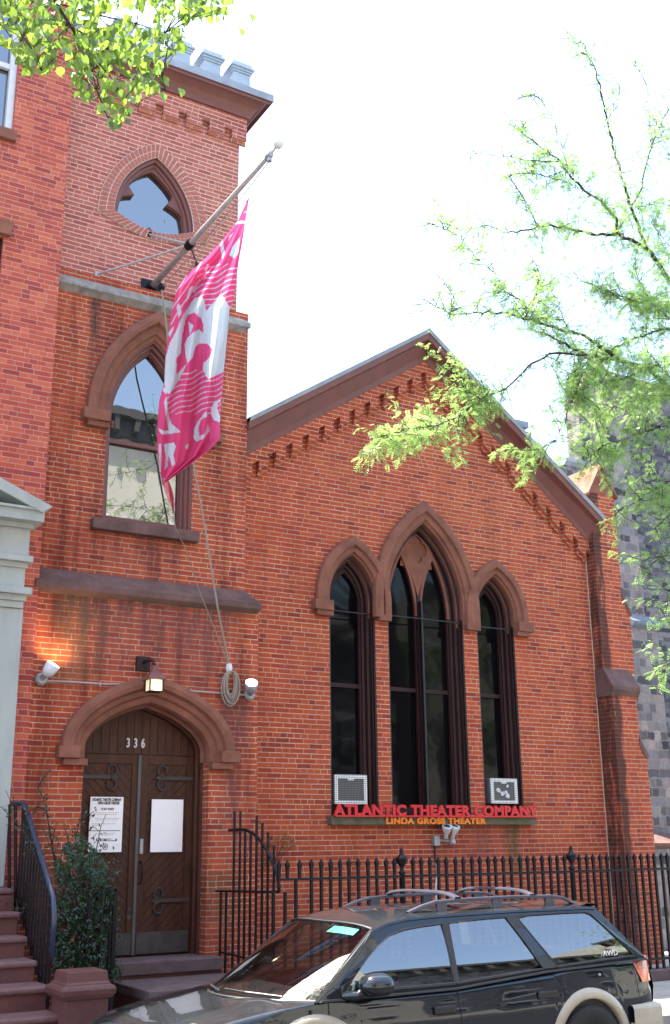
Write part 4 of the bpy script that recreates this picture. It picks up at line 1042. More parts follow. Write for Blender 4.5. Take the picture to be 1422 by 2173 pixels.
fv_, ff_, fc_ = [], [], []
for j in range(NTT+1):
    f = j/NTT; l = interp(Lb, f); r_ = interp(Rb, f)
    for i in range(NS+1):
        g_ = i/NS; u = l[0]+(r_[0]-l[0])*g_; v = l[1]+(r_[1]-l[1])*g_
        amp = .17*min(1, f*3)
        Y = 11.15-.75*g_*(1-.3*f)+amp*(.55*math.sin(g_*17+f*4.5+1)+.45*math.sin(g_*9.0-f*6)+.22*math.sin(g_*31+f*9))-.1*math.sin(f*3)
        if f < .3: Y = Y*(f/.3)+(10.55)*(1-f/.3)+amp*.0
        q = at(u, v, Y); fv_.append(tuple(q))
        wht = any(inpoly(u, v, p) for p in whites)
        if wht and inpoly(u, v, pinks[0]) and not inpoly(u, v, tri): wht = False
        if not wht and not inpoly(u, v, whites[0]):
            # fine sunburst rules above and below the white disc
            e = ((u-(425-.0*(v-760)))/95.0)**2+((v-(760))/215.0)**2
            if (560 < v < 690 and u > 425-(v-560)*.25) or (785 < v < 880 and u > 350):
                ph = (v+.38*(u-420)+3*math.sin(u*.12))/11.5
                if ph % 1 < .17: wht = True
            if v < 690 and u < 400+(690-v)*.25 and v > 480:
                ph = (u*.9+v*.55+2*math.sin(v*.05))/15.0
                if ph % 1 < .14: wht = True
        fc_.append((.58,.65,.69,1) if wht else (.68,.09,.23,1))
for j in range(NTT):
    for i in range(NS):
        a = j*(NS+1)+i; ff_.append((a, a+1, a+NS+2, a+NS+1))
me = bpy.data.meshes.new('flag'); fo_ = np.array(fv_).mean(0); me.from_pydata([tuple(np.array(v)-fo_) for v in fv_], [], ff_)
ca = me.color_attributes.new('print', 'FLOAT_COLOR', 'POINT')
ca.data.foreach_set('color', np.array(fc_, dtype=np.float32).ravel())
me.polygons.foreach_set('use_smooth', [True]*len(me.polygons))
t = NT('flag cloth'); cc = t.n('Attribute', attribute_name='print').outputs[0]
d = t.n('BsdfDiffuse', {'Color': cc}); tl = t.n('BsdfTranslucent', {'Color': cc}); mx = t.n('MixShader', {0: .45, 1: d.outputs[0], 2: tl.outputs[0]}); t.set(t.out.inputs[0], mx.outputs[0])
M['flag'] = t.m; me.materials.append(t.m)
fo = bpy.data.objects.new('flag', me); col.objects.link(fo); fo.location = fo_
tag(fo, 'crimson and white banner with big letter A hanging folded from the pole', 'flag'); ROOT[fo.name] = Vector(fo_)
# twisted tail of the banner
tl_ = MB(); rows = []
for j in range(20):
    f = j/19; u = 349+(370-349)*f; v = 1015+(1092-1015)*f; wd = 16*math.sin(math.pi*(.28+.72*f))**.8+.4
    rows.append([at(u-wd*.5+wd*k/6+2*math.sin(f*3), v, 11.05+.05*math.sin(k*1.4+f*5)) for k in range(7)])
tl_.grid(rows); to = tl_.build('flag_tail', plain('crimson tail cloth', (.62,.03,.07), .8, c2=(.60,.5,.5), scale=7, bump=.1), fo, smooth=True)

# ================================================================ IRON FENCE AND RAILINGS
YF = 11.7
fx0 = ax(592, 1860, YF); fx1 = ax(1422, 1840, YF)+3.0
fn = thing('iron_fence', ((fx0+fx1)/2, YF, GZ), 'long black spiked iron fence with two urn topped posts', 'fence')
zrail = az(1000, 1855, YF); ztip = az(1000, 1815, YF)
b = MB(); b.box(fx0-.02, fx1, YF-.02, YF+.02, zrail-.014, zrail+.014); b.build('rail', M['iron'], fn)
b = MB(); b.box(fx0-.02, fx1, YF-.02, YF+.02, .40, .43); b.build('rail', M['iron'], fn)
MB().box(fx0-.1, fx1, YF-.12, YF+.12, GZ, GZ+.14).build('kerb_stone', M['slab'], fn, bevel=.01)
pk = MB(); hh = ztip-(GZ+.14); r_ = .0155
pk.box(-r_, r_, -r_, r_, 0, hh-.10)
pk.add([(-.019,-.019,hh-.10),(.019,-.019,hh-.10),(.019,.019,hh-.10),(-.019,.019,hh-.10),(-.0225,-.0225,hh-.06),(.0225,-.0225,hh-.06),(.0225,.0225,hh-.06),(-.0225,.0225,hh-.06),(0,0,hh)],
       [(0,3,2,1),(0,1,5,4),(1,2,6,5),(2,3,7,6),(3,0,4,7),(4,5,8),(5,6,8),(6,7,8),(7,4,8)])
me0 = None
urns = [ax(853, 1840, YF), ax(1214, 1840, YF)]
def local_mesh(mb, name, mat):
    me = bpy.data.meshes.new(name); me.from_pydata(mb.v, [], mb.f); me.materials.append(mat); return me
pkm = local_mesh(pk, 'picket', M['iron'])
def put(name, me, parent, loc):
    o = bpy.data.objects.new(name, me); col.objects.link(o); o.parent = parent; o.location = Vector(loc)-ROOT[parent.name]; ROOT[o.name] = Vector(loc); return o
x = ax(661, 1860, YF); i = 0
while x < fx1-.05:
    if min(abs(x-uu) for uu in urns) > .05:
        o = put('picket', pkm, fn, (x+random.uniform(-.004, .004), YF, GZ+.14)); o.rotation_euler = (random.uniform(-.006,.006), random.uniform(-.008,.008), 0)
    x += .1285
sp = MB(); sp.v = [(a, b_, c-(hh-.22)) for a, b_, c in pk.v if True]; sp.f = pk.f
sp.v = [(a, b_, max(c, -.012)) for a, b_, c in sp.v]
spm = local_mesh(sp, 'short_spike', M['iron'])
for u in (592, 610, 636): put('short_spike', spm, fn, (ax(u, 1860, YF), YF, zrail))
tp_ = MB(); tp_.box(-r_, r_, -r_, r_, 0, az(628, 1866, YF)-GZ-.14); tpm = local_mesh(tp_, 'picket', M['iron'])
put('picket', tpm, fn, (ax(628, 1900, YF), YF, GZ+.14))
for u, v in ((605, 1893), (580, 1893)):
    q = MB(); q.box(-r_, r_, -r_, r_, 0, az(u, v, YF)-GZ-.14); put('picket', local_mesh(q, 'picket', M['iron']), fn, (ax(u, 1950, YF), YF, GZ+.14))
for ux in urns:
    q = MB(); H_ = zrail-GZ
    q.lathe((ux, YF, GZ+.02), [(0, 0), (.035, 0), (.035, H_), (.05, H_+.02), (.03, H_+.04), (.02, H_+.07), (.03, H_+.09), (.065, H_+.14), (.075, H_+.175), (.075, H_+.195), (.05, H_+.205), (.035, H_+.225), (.02, H_+.25), (.03, H_+.27), (.012, H_+.30), (0, H_+.31)], 14)
    q.build('urn_post', M['iron'], fn, smooth=True)

# side railing right of the door, ending in a curved guard
XR = ax(462, 1892, YL-.02)*.5+ax(592, 1892, YF)*.5
Xa, Xb = ax(458, 1892, 12.98), ax(592, 1892, YF)
zr1 = (az(458, 1892, 12.98)+az(592, 1892, YF))/2
rr1 = thing('iron_railing', ((Xa+Xb)/2, 12.3, GZ), 'black iron railing right of the door with quarter circle top guard', 'railing')
def online(f): return Vector((Xa+(Xb-Xa)*f, 12.98+(YF-12.98)*f, 0))
def bar(mb, p, z0, z1, r=.012): mb.box(p.x-r, p.x+r, p.y-r, p.y+r, z0, z1)
def find_u(u, v=1900):   # fraction along the railing at pixel column u
    lo_, hi_ = 0.0, 1.0
    for _ in range(40):
        f = (lo_+hi_)/2; p = online(f)+Vector((0,0,1.4))-CAM; uu = 711+F0*p.dot(rt)/p.dot(fw)
        if uu < u: lo_ = f
        else: hi_ = f
    return (lo_+hi_)/2
def zpt(u, v): p = online(find_u(u)); return Vector((p.x, p.y, az(u, v, p.y)))
b = MB(); b.tube([zpt(458,1891), zpt(592,1893)], .014, 8); b.tube([zpt(470,2020)*1, zpt(592,2050)], .012, 8); b.build('rail', M['iron'], rr1)
arcp = [(484,1762),(500,1761),(512,1760.5),(522,1762),(535,1768),(548,1779),(560,1795),(570,1811),(580,1834),(588,1858),(592,1880),(593,1893)]
b = MB(); b.tube([zpt(u, v) for u, v in arcp], .019, 8); b.build('curved_guard', M['iron'], rr1, smooth=True)
tops = [(469,1892),(480.5,1892),(495.4,1722),(508,1721),(519,1762),(531,1765),(543.4,1731),(555.8,1746),(568,1766),(581,1794)]
for u, v in tops:
    p = online(find_u(u)); q = MB(); q.box(-.0115, .0115, -.0115, .0115, 0, az(u, v, p.y)-.33); put('baluster', local_mesh(q, 'baluster', M['iron']), rr1, (p.x, p.y, .33))
# small railing left of the door
Xc = ax(165, 1883, 12.98); rr2 = thing('iron_railing', (Xc, 12.4, GZ), 'low black iron railing between the shrub and the door steps', 'railing')
zz = az(247, 1887, 11.75)
b = MB(); b.box(Xc-.012, Xc+.012, 11.74, 12.98, zz-.02, zz+.01); b.box(Xc-.35, Xc+.012, 11.74, 11.77, zz-.018, zz+.008); b.build('rail', M['iron'], rr2)
for i in range(10):
    y = 11.76+i*.13; q = MB(); rr = .012 if i % 4 else .02; q.box(-rr, rr, -rr, rr, 0, zz-.021-.25); put('baluster', local_mesh(q, 'baluster', M['iron']), rr2, (Xc, y, .25))
for i in range(1, 3):
    q = MB(); q.box(-.012, .012, -.012, .012, 0, zz-.02-.25); put('baluster', local_mesh(q, 'baluster', M['iron']), rr2, (Xc-i*.14, 11.755, .25))
# stoop handrail
XH = ax(50, 1705, 12.6); rr3 = thing('stair_railing', (XH, 11.8, GZ), 'glossy blue black handrail descending the townhouse stoop', 'railing')
Yend = XH/at(115, 1925, 1.0).x
hp = [at(26,1706,12.75), Vector((XH, 12.6, az(50,1705,12.6)))]
for (u, v) in ((62,1735), (80,1795), (95,1842), (106,1880), (113,1905)): y = XH/at(u, v, 1.0).x; hp.append(Vector((XH, y, az(u, v, y))))
hp += [Vector((XH, Yend, az(117,1930,Yend))), Vector((XH, Yend-.02, az(116,1950,Yend))), Vector((XH, Yend-.01, az(115,2040,Yend)))]
b = MB(); b.tube(hp, .026, 10); b.build('handrail', M['blueiron'], rr3, smooth=True)
n = 13
for i in range(n):
    y = 12.6-.001-(12.6-Yend-.03)*i/(n-1); ztp = hp[1].z
    for a, c in zip(hp[1:], hp[2:]):
        if c.y <= y <= a.y: f = (a.y-y)/(a.y-c.y); ztp = a.z+(c.z-a.z)*f; break
    q = MB(); q.box(-.011, .011, -.011, .011, -1.05, 0); put('baluster', local_mesh(q, 'baluster', M['iron']), rr3, (XH, y, ztp-.01))
b = MB(); b.tube([p-Vector((0,0,.13)) for p in hp[1:8]], .012, 6); b.tube([p-Vector((0,0,.95)) for p in hp[1:8]], .012, 6); b.build('lower_rail', M['iron'], rr3)
b = MB(); b.tube([at(20,1707,12.72), at(20,2010,12.72)], .02, 8); b.tube([at(33,1707,12.66), at(33,2010,12.66)], .02, 8); b.build('post', M['iron'], rr3)

#@@PART2
# ================================================================ PARKED CAR
X0, YC = 3.08, 8.34
car = thing('parked_car', (X0+2.35, YC, 0), 'dark station wagon with roof rack and beige lower cladding parked before the church', 'car')
def tpaint(name, c, rough=.22, coat=1.0, dust_sheen=0.0):
    t = NT(name); geo = t.n('NewGeometry'); pos = geo.outputs['Position']
    c1 = t.mix(t.ramp(t.noise(pos, 3, 5, .6), [(.4,(0,0,0)),(.7,(1,1,1))]), c, tuple(x*1.4+.003 for x in c))
    if dust_sheen:                      # dusty film on upward surfaces, its pale colour also standing in for sunlit sheen
        nzv = t.n('SeparateXYZ', {0: geo.outputs['Normal']}).outputs[2]
        df_ = t.math('MULTIPLY', t.math('POWER', t.math('MAXIMUM', nzv, 0.0), 6.0), t.math('MULTIPLY', t.math('ADD', t.noise(pos, 7, 5, .7), .3), dust_sheen))
        c1 = t.mix(df_, c1, (.24,.24,.23))
    t.set(t.b.inputs['Base Color'], c1)
    t.b.inputs['Roughness'].default_value = rough; t.b.inputs['Coat Weight'].default_value = coat; t.b.inputs['Coat Roughness'].default_value = .03; t.b.inputs['Specular IOR Level'].default_value = .08 if dust_sheen else .4; t.b.inputs['Metallic'].default_value = 0
    t.set(t.b.inputs['Coat Normal'], t.n('Bump', {'Height': t.noise(pos, 2.6, 2, .5), 'Strength': .12, 'Distance': .02}).outputs[0])
    return t.m
M['paint'] = tpaint('near black car paint', (.005,.008,.011), dust_sheen=.07)
M['clad'] = tpaint('beige cladding paint', (.30,.27,.20), .4, .5)
M['rubber'] = plain('black rubber trim', (.012,.012,.013), .5, var=.2, bump=0)
M['tyre'] = plain('tyre', (.02,.02,.02), .85, var=.2, bump=.1)
M['alloy'] = plain('alloy wheel', (.5,.5,.5), .3, metal=.8, var=.1, bump=0)
M['cabin'] = plain('dark grey upholstery', (.05,.05,.05), .9, var=.3, scale=20, bump=.1)
M['cglass'] = glass_clear('tinted car glass', (.38,.46,.46), 2.7)
M['ws'] = glass_clear('windscreen glass', (.74,.80,.76), 1.9)
M['tailred'] = plain('red lamp lens', (.45,.008,.012), .08, var=.2, bump=0, coat=1)
M['tailamb'] = plain('amber lamp lens', (.65,.09,.01), .08, var=.2, bump=0, coat=1)
def itp(tab, x):
    if x <= tab[0][0]: return tab[0][1]
    for (a, b), (c, d) in zip(tab, tab[1:]):
        if x <= c:
            f = (x-a)/(c-a); return b+(d-b)*f
    return tab[-1][1]
WT = [(0,.46),(.05,.58),(.13,.68),(.28,.755),(.55,.80),(1.2,.835),(2.4,.845),(3.6,.84),(4.2,.825),(4.5,.80),(4.64,.765),(4.71,.70)]
ZT = [(0,.60),(.08,.655),(.2,.70),(.5,.758),(1.0,.832),(1.36,.868),(2.5,.872),(3.44,.928),(4.3,.955),(4.59,.962),(4.71,.90)]
def arch_z(s):
    z = .24
    for c in (1.24, 3.87):
        if abs(s-c) < .375: z = max(z, .33+math.sqrt(.375**2-(s-c)**2))
    return z
def Wz(w_, z):
    if z < .5: w_ -= .05*((.5-z)/.26)**2
    if z > .62: w_ -= .045*((z-.62)/.33)**2
    if z > .745: w_ -= .006
    return w_
S = sorted(set([round(x, 3) for x in list(np.linspace(0, .3, 8))+list(np.linspace(.3, 4.71, 80))+list(np.linspace(.85, 1.63, 26))+list(np.linspace(3.49, 4.25, 26))]))
def P3(s, t, z): return (X0+s, YC+t, z)
LV = [0, .06, .15, .28, .42, .55, .66, .735, .75, .765, .83, .90, .95, .985, 1.0]
for side in (-1, 1):
    b = MB(); rows = []
    for s in S:
        lo_, hi_ = arch_z(s), itp(ZT, s); hi_ = max(hi_, lo_+.05); w_ = itp(WT, s); r_ = []
        zs_ = [.24, .30, .36, .42, .48, .54, .60, .66, .72, .742, .748, .77, .80, .84, .88, .92, .96, 1.0]
        for k in range(18):
            z = lo_+(hi_-lo_)*k/17; ww = Wz(w_, z); 
            if k == 17: ww -= .012
            r_.append(P3(s, side*ww, z))
        if s < 1.38:      # wing rolls over into the bonnet
            sh = Wz(w_, hi_)-.012
            for q in (.93, .8, .62, .42, .2, 0): r_.append(P3(s, side*sh*q, hi_+.045*(1-q**2)*min(1, s*4+.2)+(.012 if .3 < q < .7 else 0)))
        else:
            sh = Wz(w_, hi_)-.012
            for q in (.99, .975, .96, .95, .945, .94): r_.append(P3(s, side*(sh*q), hi_-.004-(.0 if q > .97 else .02)))
        rows.append(r_)
    b.grid(rows); b.build('body_side', M['paint'], car, smooth=True)
    # inner well and floor
    for c in (1.24, 3.87):
        q = MB(); q.lathe(P3(c, side*.80, .33), [(0, 0), (.373, 0), (.373, .28), (0, .28)], 28, axis=(0, -side, 0)); q.build('wheel_well', M['rubber'], car)
        wh = MB(); wh.lathe(P3(c, side*.835, .33), [(.19, .0), (.20, -.008), (.29, -.012), (.318, .0), (.33, .03), (.33, .16), (.31, .19), (.19, .19)], 32, axis=(0, -side, 0))
        wo = wh.build('wheel', M['tyre'], car, smooth=True)
        rm = MB(); rm.lathe(P3(c, side*.83, .33), [(0, .03), (.05, .015), (.06, .03), (.17, .05), (.19, .0), (.195, .05), (.19, .12), (0, .12)], 28, axis=(0, -side, 0))
        for k in range(6):
            a = k*math.pi/3; d_ = Vector((math.cos(a), 0, math.sin(a))); rm.tube([Vector(P3(c, side*.825, .33))+d_*.04, Vector(P3(c, side*.828, .33))+d_*.185], .018, 6)
        rm.build('rim', M['alloy'], wo)
        fl = MB(); rows = []
        for k in range(33):
            a = R(-12)+R(204)*k/32; rr = []
            for (ro, dt) in ((.370, -.03), (.372, .012), (.385, .022), (.425, .016), (.455, .006), (.46, -.02)):
                s_ = c+ro*math.cos(a); z_ = .33+ro*math.sin(a); rr.append(P3(s_, side*(Wz(itp(WT, s_), z_)+dt), max(.22, z_)))
            rows.append(rr)
        fl.grid(rows); fl.build('arch_flare', M['clad'], car, smooth=True)
    cl_ = MB(); rows = []
    for s in S:
        if abs(s-1.24) < .44 or abs(s-3.87) < .44 or s < .12 or s > 4.6: 
            if len(rows) > 1: cl_.grid(rows)
            rows = []; continue
        w_ = itp(WT, s); rows.append([P3(s, side*(Wz(w_, z)+dt), z) for z, dt in ((.22, -.03), (.23, .012), (.34, .018), (.46, .016), (.475, .012), (.48, -.01))])
    if len(rows) > 1: cl_.grid(rows)
    cl_.build('sill_cladding', M['clad'], car, smooth=True)
# underside and cabin floor
b = MB(); b.box(X0+.2, X0+4.55, YC-.6, YC+.6, .2, .24); b.build('underbody', M['rubber'], car)
b = MB(); b.box(X0+1.3, X0+4.5, YC-.70, YC+.70, .36, .40); b.build('cabin_floor', M['cabin'], car)
b = MB(); b.grid([[P3(.9+.42*abs(t_)**2.2, t_*.74, .845), P3(1.6, t_*.74, .835)] for t_ in [k/8 for k in range(-8, 9)]]); b.build('dashboard', plain('sunlit-toned dashboard', (.16,.17,.15), .8, var=.2), car)  # dashboard colour lightened to stand in for sunlit glare behind the windscreen
b = MB(); b.box(X0+1.55, X0+1.62, YC-.70, YC+.70, .4, .84); b.build('dashboard', M['cabin'], car)
# bumpers, tail
rows = []
def bumper(sgn, nm):
    b = MB(); rows = []
    for t_ in [k/10 for k in range(-10, 11)]:
        hw = .80; bow = .16*abs(t_)**3.2
        if sgn > 0: base = [(4.45 if abs(t_) > .99 else 4.66, .62), (4.80-bow, .615), (4.83-bow, .58), (4.83-bow, .42), (4.78-bow, .28), (4.5, .26)]
        else: base = [(.10, .52), (-.02+bow, .515), (-.05+bow, .48), (-.05+bow, .36), (-.0+bow, .25), (.3, .24)]
        rows.append([P3(s, t_*hw, z) for s, z in base])
    b.grid(rows)
    if sgn > 0:
        for side in (-1, 1):
            b.grid([[P3(s, side*(.80+d), z) for z, d in ((.62, -.02), (.612, .035), (.58, .05), (.42, .05), (.28, .03), (.26, -.02))] for s in (4.34, 4.45, 4.58, 4.67)])
    b.build(nm, M['clad'], car, smooth=True)
bumper(1, 'rear_bumper'); bumper(-1, 'front_bumper')
b = MB(); b.grid([[P3(s-.03*abs(t_)**3, t_*w2, z) for t_ in [k/8 for k in range(-8, 9)]] for s, z, w2 in ((4.60, .968, .70), (4.66, .95, .72), (4.72, .88, .72), (4.74, .74, .73), (4.73, .60, .72))]); b.build('tailgate', M['paint'], car, smooth=True)
b = MB(); b.grid([[P3(s-.06*abs(t_)**3, t_*w2, z) for t_ in [k/8 for k in range(-8, 9)]] for s, z, w2 in ((.02, .58, .50), (-.02, .54, .56), (-.02, .50, .58), (.02, .44, .60))]); b.build('grille_panel', M['rubber'], car, smooth=True)
for side in (-1, 1):
    b = MB(); b.grid([[P3(.10+.0*k, side*(.40+.05*k), .63-.0*k)] for k in range(2)]) if False else b.box(X0+.02, X0+.10, YC+side*.42, YC+side*.62, .51, .60); b.build('headlight', M['alloy'], car, bevel=.02)
# glasshouse
def yside(z):
    d = max(z, .86)-.93
    return .80-.27*d-.24*d*abs(d)
out_ = [(1.25,.860),(1.84,1.315),(1.977,1.355),(2.177,1.386),(2.55,1.398),(3.3,1.406),(4.12,1.402),(4.20,1.388),(4.61,.958),(3.44,.924),(2.5,.862)]
g1 = [(1.50,.905),(1.60,1.0),(1.72,1.10),(1.86,1.205),(1.99,1.275),(2.15,1.312),(2.35,1.332),(2.515,1.341),(2.508,.905)]
g2 = [(2.575,1.345),(2.9,1.36),(3.175,1.366),(3.30,1.16),(3.415,.956),(3.0,.932),(2.545,.907)]
g3 = [(3.285,1.366),(3.7,1.372),(4.06,1.370),(4.12,1.35),(4.30,1.17),(4.465,.998),(4.0,.982),(3.575,.962),(3.43,1.15)]
for side in (-1, 1):
    fn_ = lambda x, y, z: (X0+x, YC+side*(yside(z)-y), z)
    b = MB(); b.prism(out_, 0, .03, holes=[g1, g2, g3], fn=fn_); b.build('side_frame', M['paint'], car, smooth=False, bevel=.004)
    for q in (g1, g2, g3):
        b = MB(); zl0, zl1 = min(p[1] for p in q)+.002, max(p[1] for p in q)-.002; rows = []
        for k in range(13):
            z = zl0+(zl1-zl0)*k/12; xs = []
            for (ax_, az_), (bx_, bz_) in zip(q, q[1:]+q[:1]):
                if (az_ > z) != (bz_ > z): xs.append(ax_+(bx_-ax_)*(z-az_)/(bz_-az_))
            rows.append([fn_(min(xs)+(max(xs)-min(xs))*i/10, .009, z) for i in range(11)])
        b.grid(rows); b.build('side_window', M['cglass'], car, smooth=True)
        b = MB(); cl_p = [(x, z) for x, z in q]; cx0 = sum(p[0] for p in q)/len(q); cz0 = sum(p[1] for p in q)/len(q)
        inn = [(cx0+(x-cx0)*.985, cz0+(z-cz0)*.955) for x, z in q]; ou = [(cx0+(x-cx0)*1.006, cz0+(z-cz0)*1.02) for x, z in q]
        b.prism(ou, -.004, .007, holes=[inn], fn=fn_); b.build('window_seal', M['rubber'], car)
    b = MB(); b.prism([(2.512,.905),(2.52,1.343),(2.57,1.346),(2.548,.907)], -.005, -.001, fn=fn_); b.build('door_pillar', M['rubber'], car); b = MB(); b.prism([(3.42,.957),(3.18,1.366),(3.28,1.366),(3.565,.961)], -.005, -.001, fn=fn_); b.build('door_pillar', M['rubber'], car)
    b = MB(); b.prism([(1.28,.858),(2.51,.864),(3.44,.926),(4.58,.958),(4.58,.972),(3.44,.94),(2.51,.878),(1.30,.872)], -.012, .002, fn=fn_); b.build('belt_moulding', M['rubber'], car)
    b = MB(); b.prism([(1.42,.945),(1.84,1.315),(1.977,1.357),(2.177,1.388),(2.55,1.400),(3.3,1.408),(4.12,1.404),(4.19,1.39),(4.185,1.38),(4.11,1.388),(3.3,1.392),(2.55,1.384),(2.177,1.371),(1.985,1.341),(1.85,1.299),(1.44,.94)], -.010, -.001, fn=fn_); b.build('drip_rail', M['paint'], car)
    # door shut lines, handles
    sl_ = MB()
    for pts in ([(1.36,.86),(1.36,.60),(1.50,.34)], [(2.515,.86),(2.525,.70),(2.54,.48),(2.50,.3)], [(3.50,.92),(3.60,.82),(3.60,.72),(3.50,.66)]):
        d_ = []
        for (a, c), (e, f) in zip(pts, pts[1:]):
            for k in range(7): d_.append((a+(e-a)*k/6, c+(f-c)*k/6))
        for p, q in zip(d_, d_[1:]):
            def mp(s, z, o): return P3(s, side*(Wz(itp(WT, s), z)+o), z)
            sl_.add([mp(p[0]-.004, p[1], .0015), mp(p[0]+.004, p[1], .0015), mp(q[0]+.004, q[1], .0015), mp(q[0]-.004, q[1], .0015)], [(0,1,2,3)])
    sl_.build('shut_line', M['groove'], car, recalc=False)
    for s, z in ((2.38, .735), (3.42, .765)):
        h_ = MB(); yy = side*(Wz(itp(WT, s), z)); y0_, y1_ = YC+yy+side*.002, YC+yy+side*.022
        h_.box(X0+s-.11, X0+s+.09, min(y0_, y1_), max(y0_, y1_), z-.032, z+.028); h_.build('door_handle', M['rubber'], car, bevel=.012)
# roof
ED = [(1.80,1.300),(1.84,1.315),(1.977,1.355),(2.177,1.386),(2.55,1.398),(3.3,1.406),(4.12,1.402),(4.22,1.386)]
rows = []
for k in range(25):
    f = (k/24)**1.3; rr = []
    for j in range(-12, 13):
        t_ = j/12; sf = 1.80+.06*t_*t_; s = sf+(4.22-sf)*f; ez = itp(ED, s); hw = yside(ez)+.004
        rr.append(P3(s, t_*hw, ez+.055*(1-abs(t_)**3.2)))
    rows.append(rr)
b = MB(); b.grid(rows); b.build('roof', M['paint'], car, smooth=True)
# windscreen
rows = []
for k in range(9):
    f = k/8; rr = []
    for j in range(-10, 11):
        t_ = j/10; sb, zb_ = .86+.44*abs(t_)**2.2, .855+.0*t_; st, zt_2 = 1.80+.06*t_*t_, itp(ED, 1.80+.06*t_*t_)+.055*(1-abs(t_)**3.2)
        hw = .80+(yside(1.31)-.80)*f-.02
        rr.append(P3(sb+(st-sb)*f, t_*hw, zb_+(zt_2-zb_)*f+.018*math.sin(math.pi*f)))
    rows.append(rr)
b = MB(); b.grid(rows); wo = b.build('windscreen', M['ws'], car, smooth=True, recalc=False)
def wsp(t_, f, o=0):
    j = (t_+1)*10; a = int(min(j, 19)); g_ = j-a; k = f*8; c = int(min(k, 7)); h_ = k-c
    p = Vector(rows[c][a]).lerp(Vector(rows[c][a+1]), g_).lerp(Vector(rows[c+1][a]).lerp(Vector(rows[c+1][a+1]), g_), h_)
    return p+Vector((-.55, 0, .83))*o
b = MB(); b.grid([[wsp(t_, f, -.004) for t_ in (-.82, -.65, -.5, -.36)] for f in (.86, .95)]); b.build('sun_band', plain('turquoise film', (.10,.55,.50), .4, var=.1, bump=0), wo)
b = MB()
for rng in ([(t_/10, .008) for t_ in range(-10, 11)], [(t_/10, .995) for t_ in range(-10, 11)], [(-.995, f/8) for f in range(9)], [(.995, f/8) for f in range(9)]): b.tube([wsp(a, c, .002) for a, c in rng], .011, 6)
b.build('seal', M['rubber'], wo)
for (ta, tb, f1) in ((-.75, -.05, .06), (.0, .62, .05)):
    b = MB(); b.tube([wsp(ta, .03, .02), wsp((ta+tb)/2, .045, .03), wsp(tb, f1, .02)], .009, 6); b.build('wiper', M['rubber'], car)
b = MB(); b.grid([[P3(4.20+(4.62-4.20)*f, t_*(yside(1.38)+(.70-yside(1.38))*f), 1.392+.05*(1-abs(t_)**3)*(1-f)-(1.392-.968)*f) for t_ in [k/8 for k in range(-8, 9)]] for f in [k/5 for k in range(6)]]); b.build('rear_window', M['cglass'], car, smooth=True)
b = MB(); b.grid([[P3(s, t_*.58, z+.03*(1-t_*t_)) for t_ in [k/8 for k in range(-8, 9)]] for s, z in ((4.05, 1.415), (4.15, 1.43), (4.27, 1.418), (4.275, 1.405), (4.15, 1.41), (4.05, 1.41))]); b.build('roof_spoiler', M['paint'], car, smooth=True)
# tail lamps wrap round the corner
for side in (-1, 1):
    for nm, z0_, z1_, mt in (('tail_lamp', .885, .985, M['tailred']), ('tail_lamp', .785, .884, M['tailamb'])):
        b = MB(); rows = []
        for k in range(7):
            z = z0_+(z1_-z0_)*k/6; sh = .11*((z-.985)/.2)**2
            rows.append([P3(4.44+.55*(.985-z)*.75+.0, side*(Wz(itp(WT, 4.5), z)+.008), z), P3(4.55, side*(Wz(itp(WT, 4.55), z)+.016), z), P3(4.64, side*(Wz(itp(WT, 4.64), z)+.014), z), P3(4.70+(.985-z)*.1, side*(.70), z), P3(4.735+(.985-z)*.08, side*.62, z), P3(4.74, side*.55, z)])
        b.grid(rows); b.build(nm, mt, car, smooth=True)
# mirrors
for side in (-1, 1):
    b = MB(); c0 = Vector(P3(1.70, side*.93, .955)); rows = []
    for k in range(9):
        f = k/8; a = (1-(2*f-1)**4)**.5 if 0 < f < 1 else .25; s = c0.x-.13+.26*f
        rows.append([(s, c0.y+.115*a*math.cos(q), c0.z+.085*a*(math.sin(q) if math.sin(q) > 0 else math.sin(q)*.9)) for q in [i*math.pi/6 for i in range(12)]])
    b.grid(rows, closed=True); b.add(rows[-1], [tuple(range(12))]); b.add(rows[0], [tuple(range(12))[::-1]])
    b.tube([(c0.x-.08, c0.y-side*.03, c0.z-.03), (c0.x-.11, c0.y-side*.08, .885), (X0+1.48, YC+side*.80, .885)], .035, 8)
    b.build('door_mirror', M['paint'], car, smooth=True)
# roof rack
M['rack'] = tpaint('dark grey roof rail', (.045,.045,.06), .35, .3)
rz = lambda s, t_: itp(ED, s)+.055*(1-abs(t_)**3.2)
for side in (-1, 1):
    b = MB(); t0_ = side*.50; yy = YC+t0_
    pth = [(2.28, rz(2.28, .8)), (2.42, 1.462), (2.56, 1.492), (2.9, 1.503), (3.4, 1.507), (3.8, 1.50), (3.94, 1.482), (4.06, rz(4.06, .8))]
    rows = []
    for s, z in pth: rows.append([(X0+s, yy-.022, z-.014), (X0+s, yy+.022, z-.014), (X0+s, yy+.018, z+.012), (X0+s, yy-.018, z+.012)])
    b.grid(rows, closed=True)
    for s in (2.62, 3.2, 3.78): b.box(X0+s-.05, X0+s+.05, yy-.018, yy+.018, rz(s, .8)-.01, 1.492)
    b.build('roof_rail', M['rack'], car, bevel=.006)
for s in (2.78, 3.58):
    b = MB(); rows = []
    for k in range(-10, 11):
        t_ = k/10; z = 1.512+.045*(1-abs(t_)**4); y = YC+t_*.52; rows.append([(X0+s-.035, y, z-.008), (X0+s+.035, y, z-.008), (X0+s+.028, y, z+.012), (X0+s-.028, y, z+.012)])
    b.grid(rows, closed=True); b.build('cross_bar', M['rack'], car, bevel=.004)
